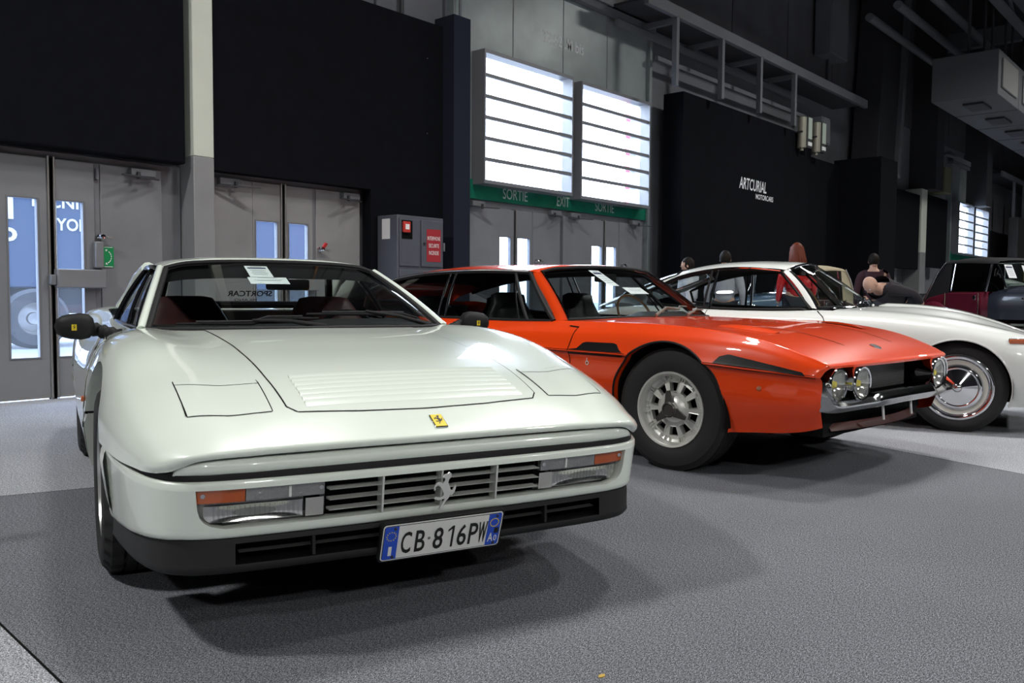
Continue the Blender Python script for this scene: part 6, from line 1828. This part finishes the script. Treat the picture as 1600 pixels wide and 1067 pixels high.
def person(label, loc, rz, h, top, bottom, hair, hairm, bend=0, head_turn=0, female=False):
    """standing or bending figure facing +x, height h"""
    p = thing('person', label, 'person', loc, rz)
    k = h / 1.75
    J = {'pelvis': (0, 0, .95, .135), 'waist': (.01, 0, 1.10, .125), 'chest': (.0, 0, 1.30, .15), 'neck0': (-.01, 0, 1.44, .08), 'neck': (0, 0, 1.52, .055),
         'head': (.015, 0, 1.60, .085)}
    for s, n in ((1, 'l'), (-1, 'r')):
        sw = .18 if female else .20
        J.update({'sh' + n: (0, s * sw, 1.40, .065), 'el' + n: (-.03, s * (sw + .07), 1.12, .045), 'wr' + n: (.06, s * (sw + .06), .88, .030),
                  'hip' + n: (0, s * .10, .90, .10), 'kn' + n: (.02, s * .11, .50, .065), 'an' + n: (-.01, s * .11, .09, .045), 'to' + n: (.15, s * .13, .035, .035)})
    ca, sa = math.cos(bend), math.sin(bend)
    def bendp(q):
        x, y, z, r = q
        if z > .96 or (bend and z > .85 and abs(y) > .2):
            dx, dz = x, z - .95
            x, z = dx * ca + dz * sa, .95 + dz * ca - dx * sa
        return (x * k, y * k, z * k, r * k)
    J = {a: bendp(b) for a, b in J.items()}
    E = [('pelvis', 'waist'), ('waist', 'chest'), ('chest', 'neck0'), ('neck0', 'neck'), ('neck', 'head')]
    for n in 'lr':
        E += [('neck0', 'sh' + n), ('sh' + n, 'el' + n), ('el' + n, 'wr' + n), ('pelvis', 'hip' + n), ('hip' + n, 'kn' + n), ('kn' + n, 'an' + n), ('an' + n, 'to' + n)]
    skin_mesh('body', J, E, M_skin, p)
    g_ = lambda q, f: (*q[:3], q[3] * f)
    JT = {a: g_(J[a], 1.34 if a[:2] in ('sh', 'ne') else 1.2) for a in ('chest', 'pelvis', 'waist', 'neck0', 'shl', 'ell', 'shr', 'elr')}
    for n in 'lr':
        a, b = Vector(J['el' + n][:3]), Vector(J['wr' + n][:3])
        JT['cu' + n] = (*(a.lerp(b, .9)), J['wr' + n][3] * 1.35)
    skin_mesh('jacket', JT, [('chest', 'waist'), ('waist', 'pelvis'), ('chest', 'neck0'), ('neck0', 'shl'), ('shl', 'ell'), ('ell', 'cul'), ('neck0', 'shr'), ('shr', 'elr'), ('elr', 'cur')], top, p)
    JB = {a: g_(J[a], 1.14) for a in ('pelvis', 'hipl', 'knl', 'anl', 'hipr', 'knr', 'anr')}
    skin_mesh('trousers', JB, [('pelvis', 'hipl'), ('hipl', 'knl'), ('knl', 'anl'), ('pelvis', 'hipr'), ('hipr', 'knr'), ('knr', 'anr')], bottom, p)
    for n, s in (('l', 1), ('r', -1)):
        q = Vector(J['to' + n][:3]); a = Vector(J['an' + n][:3])
        G().sphere((.06 * k, q.y, .045 * k), .05 * k, 14, 8, (2.7, 1.0, .9)).obj('shoe', M_rub, p)
        w = Vector(J['wr' + n][:3])
        hnd = G().sphere(w + Vector((.015, 0, -.06)) * k, .042 * k, 12, 8, (1, .45, 1.1)).obj('hand', M_skin, p)
        g = G()
        for f_, (dx, ln) in enumerate(((-.02, .06), (-.002, .07), (.016, .068), (.033, .052))):
            b = w + Vector((dx + .012, 0, -.095)) * k
            g.tube([b, b + Vector((.004, 0, -ln * .5)) * k, b + Vector((.014, -s * .006, -ln)) * k], [.009 * k, .0085 * k, .006 * k], 6)
        b = w + Vector((.045, 0, -.045)) * k
        g.tube([b, b + Vector((.025, -s * .01, -.03)) * k, b + Vector((.03, -s * .016, -.055)) * k], [.011 * k, .010 * k, .007 * k], 6)
        g.obj('fingers', M_skin, hnd)
    # head
    hb = Vector(J['head'][:3])
    hd = bpy.data.objects.new('head_pivot', None)
    nk = Vector(J['neck'][:3])
    up = Matrix.Rotation(bend * .75, 4, 'Y') @ Matrix.Rotation(head_turn, 4, 'Z')
    T = Matrix.Translation(hb) @ up
    bpy.data.objects.remove(hd)
    def xf(gg):
        gg.v = [tuple(T @ (Vector(q) * k)) for q in gg.v]
        return gg
    head = G().sphere((.0, 0, .05), .1, 24, 16, (.98, .78, 1.18))
    head.v = [(x - (.012 if z < 0 else 0) * (1 if x < 0 else 0), y * (1 - .18 * max(0, -(z - .02)) / .1), z) for x, y, z in head.v]
    ho = xf(head).obj('head', M_skin, p, smooth=180)
    xf(G().prism([(0, .03), (.022, -.012), (0, -.016)], (.092, -.011, .035), (1, 0, 0), (0, 0, 1), (0, .022, 0))).obj('nose', M_skin, ho, bev=.004)
    for s in (1, -1):
        xf(G().sphere((.082, s * .032, .055), .011, 10, 6)).obj('eye', M_white, ho)
        xf(G().sphere((.092, s * .032, .055), .005, 8, 5)).obj('pupil', M_ink, ho)
        xf(G().sphere((-.005, s * .080, .04), .026, 10, 6, (.7, .3, 1.2))).obj('ear', M_skin, ho)
    xf(G().sphere((.084, 0, -.015), .018, 12, 6, (.5, 1.2, .35))).obj('mouth', mat('lips', (.35, .12, .10), .5), ho)
    if hair == 'long':
        gh = G()
        random.seed(3)
        hs = xf(G().sphere((-.012, 0, .065), .108, 20, 12, (.98, .86, 1.12)))
        hs.obj('hair', hairm, p, smooth=180)
        for i in range(46):
            a = R(95 + 170 * i / 45)
            y_, x_ = math.sin(a) * .085, math.cos(a) * .10
            j = random.uniform(-.02, .02)
            gh.tube([T @ (Vector(q) * k) for q in ((x_ * .9, y_, .12), (x_ * 1.15 - .01, y_ * 1.15, .03), (x_ * 1.3 - .02 + j, y_ * 1.25 + j, -.10), (x_ * 1.25 - .02 + j, y_ * 1.3 - j, -.24), (x_ * 1.1 + 2 * j, y_ * 1.2, -.34 + 3 * j))], [.010, .016, .017, .013, .003], 5)
        hl = gh.obj('hair_strands', hairm, p)
        hl['kind'] = 'stuff'
    elif hair == 'short':
        hs = G().sphere((-.014, 0, .068), .106, 24, 14, (.98, .84, 1.10))
        keep = [q for q in hs.f if not all(hs.v[i][0] > .035 and hs.v[i][2] < .10 for i in q) and not all(hs.v[i][2] < -.02 for i in q)]
        hs.f = keep
        xf(hs).obj('hair', hairm, p, smooth=180)
    return p
M_redj = mat('red_patent', (.55, .01, .012), .18, coat=1, bump=(14, .9, .03))
M_aub = mat('hair_auburn', (.13, .026, .010), .5, spec=.2, bump=(90, .5, .004))
M_dkh = mat('hair_dark', (.012, .009, .007), .6, spec=.12, bump=(90, .5, .004))
M_jean = mat('trousers_dark', (.02, .022, .03), .8)
person('person with long auburn hair in a shiny red jacket behind the white coupe', (11.624, 4.922, 0), R(40), 1.66, M_redj, M_jean, 'long', M_aub, female=True)
person('dark-haired person in a pale shirt behind the white coupe, seen from behind', (10.51, 5.434, 0), R(20), 1.52, mat('shirt_pale', (.4, .4, .45), .8), M_jean, 'short', M_dkh)
person('dark-haired person in a white collared top further left behind the white coupe', (10.184, 5.806, 0), R(120), 1.43, mat('shirt_white', (.6, .6, .65), .8), M_jean, 'short', M_dkh)
person('bald person in dark clothes bending forward beyond the white coupe windscreen', (11.873, 3.569, 0), R(160), 1.70, mat('jumper_dark', (.02, .016, .02), .9), M_jean, None, None, bend=R(75))
person('person in a dark maroon coat standing left of the grey-green saloon', (13.56, 4.528, 0), R(30), 1.58, mat('coat_maroon', (.035, .008, .014), .85), M_jean, 'short', M_dkh)

# litter on the carpet
lf = tag(G().prism([(-.012, 0), (-.004, .007), (.006, .006), (.014, .0), (.005, -.007), (-.005, -.005)], (1.714, 1.199, .0005), (1, 0, 0), (0, 1, 0), (0, 0, .002)).obj('leaf', mat('leaf_yellow', (.45, .30, .05), .7)), 'tiny yellow leaf on the dark carpet near the bottom edge', 'leaf')
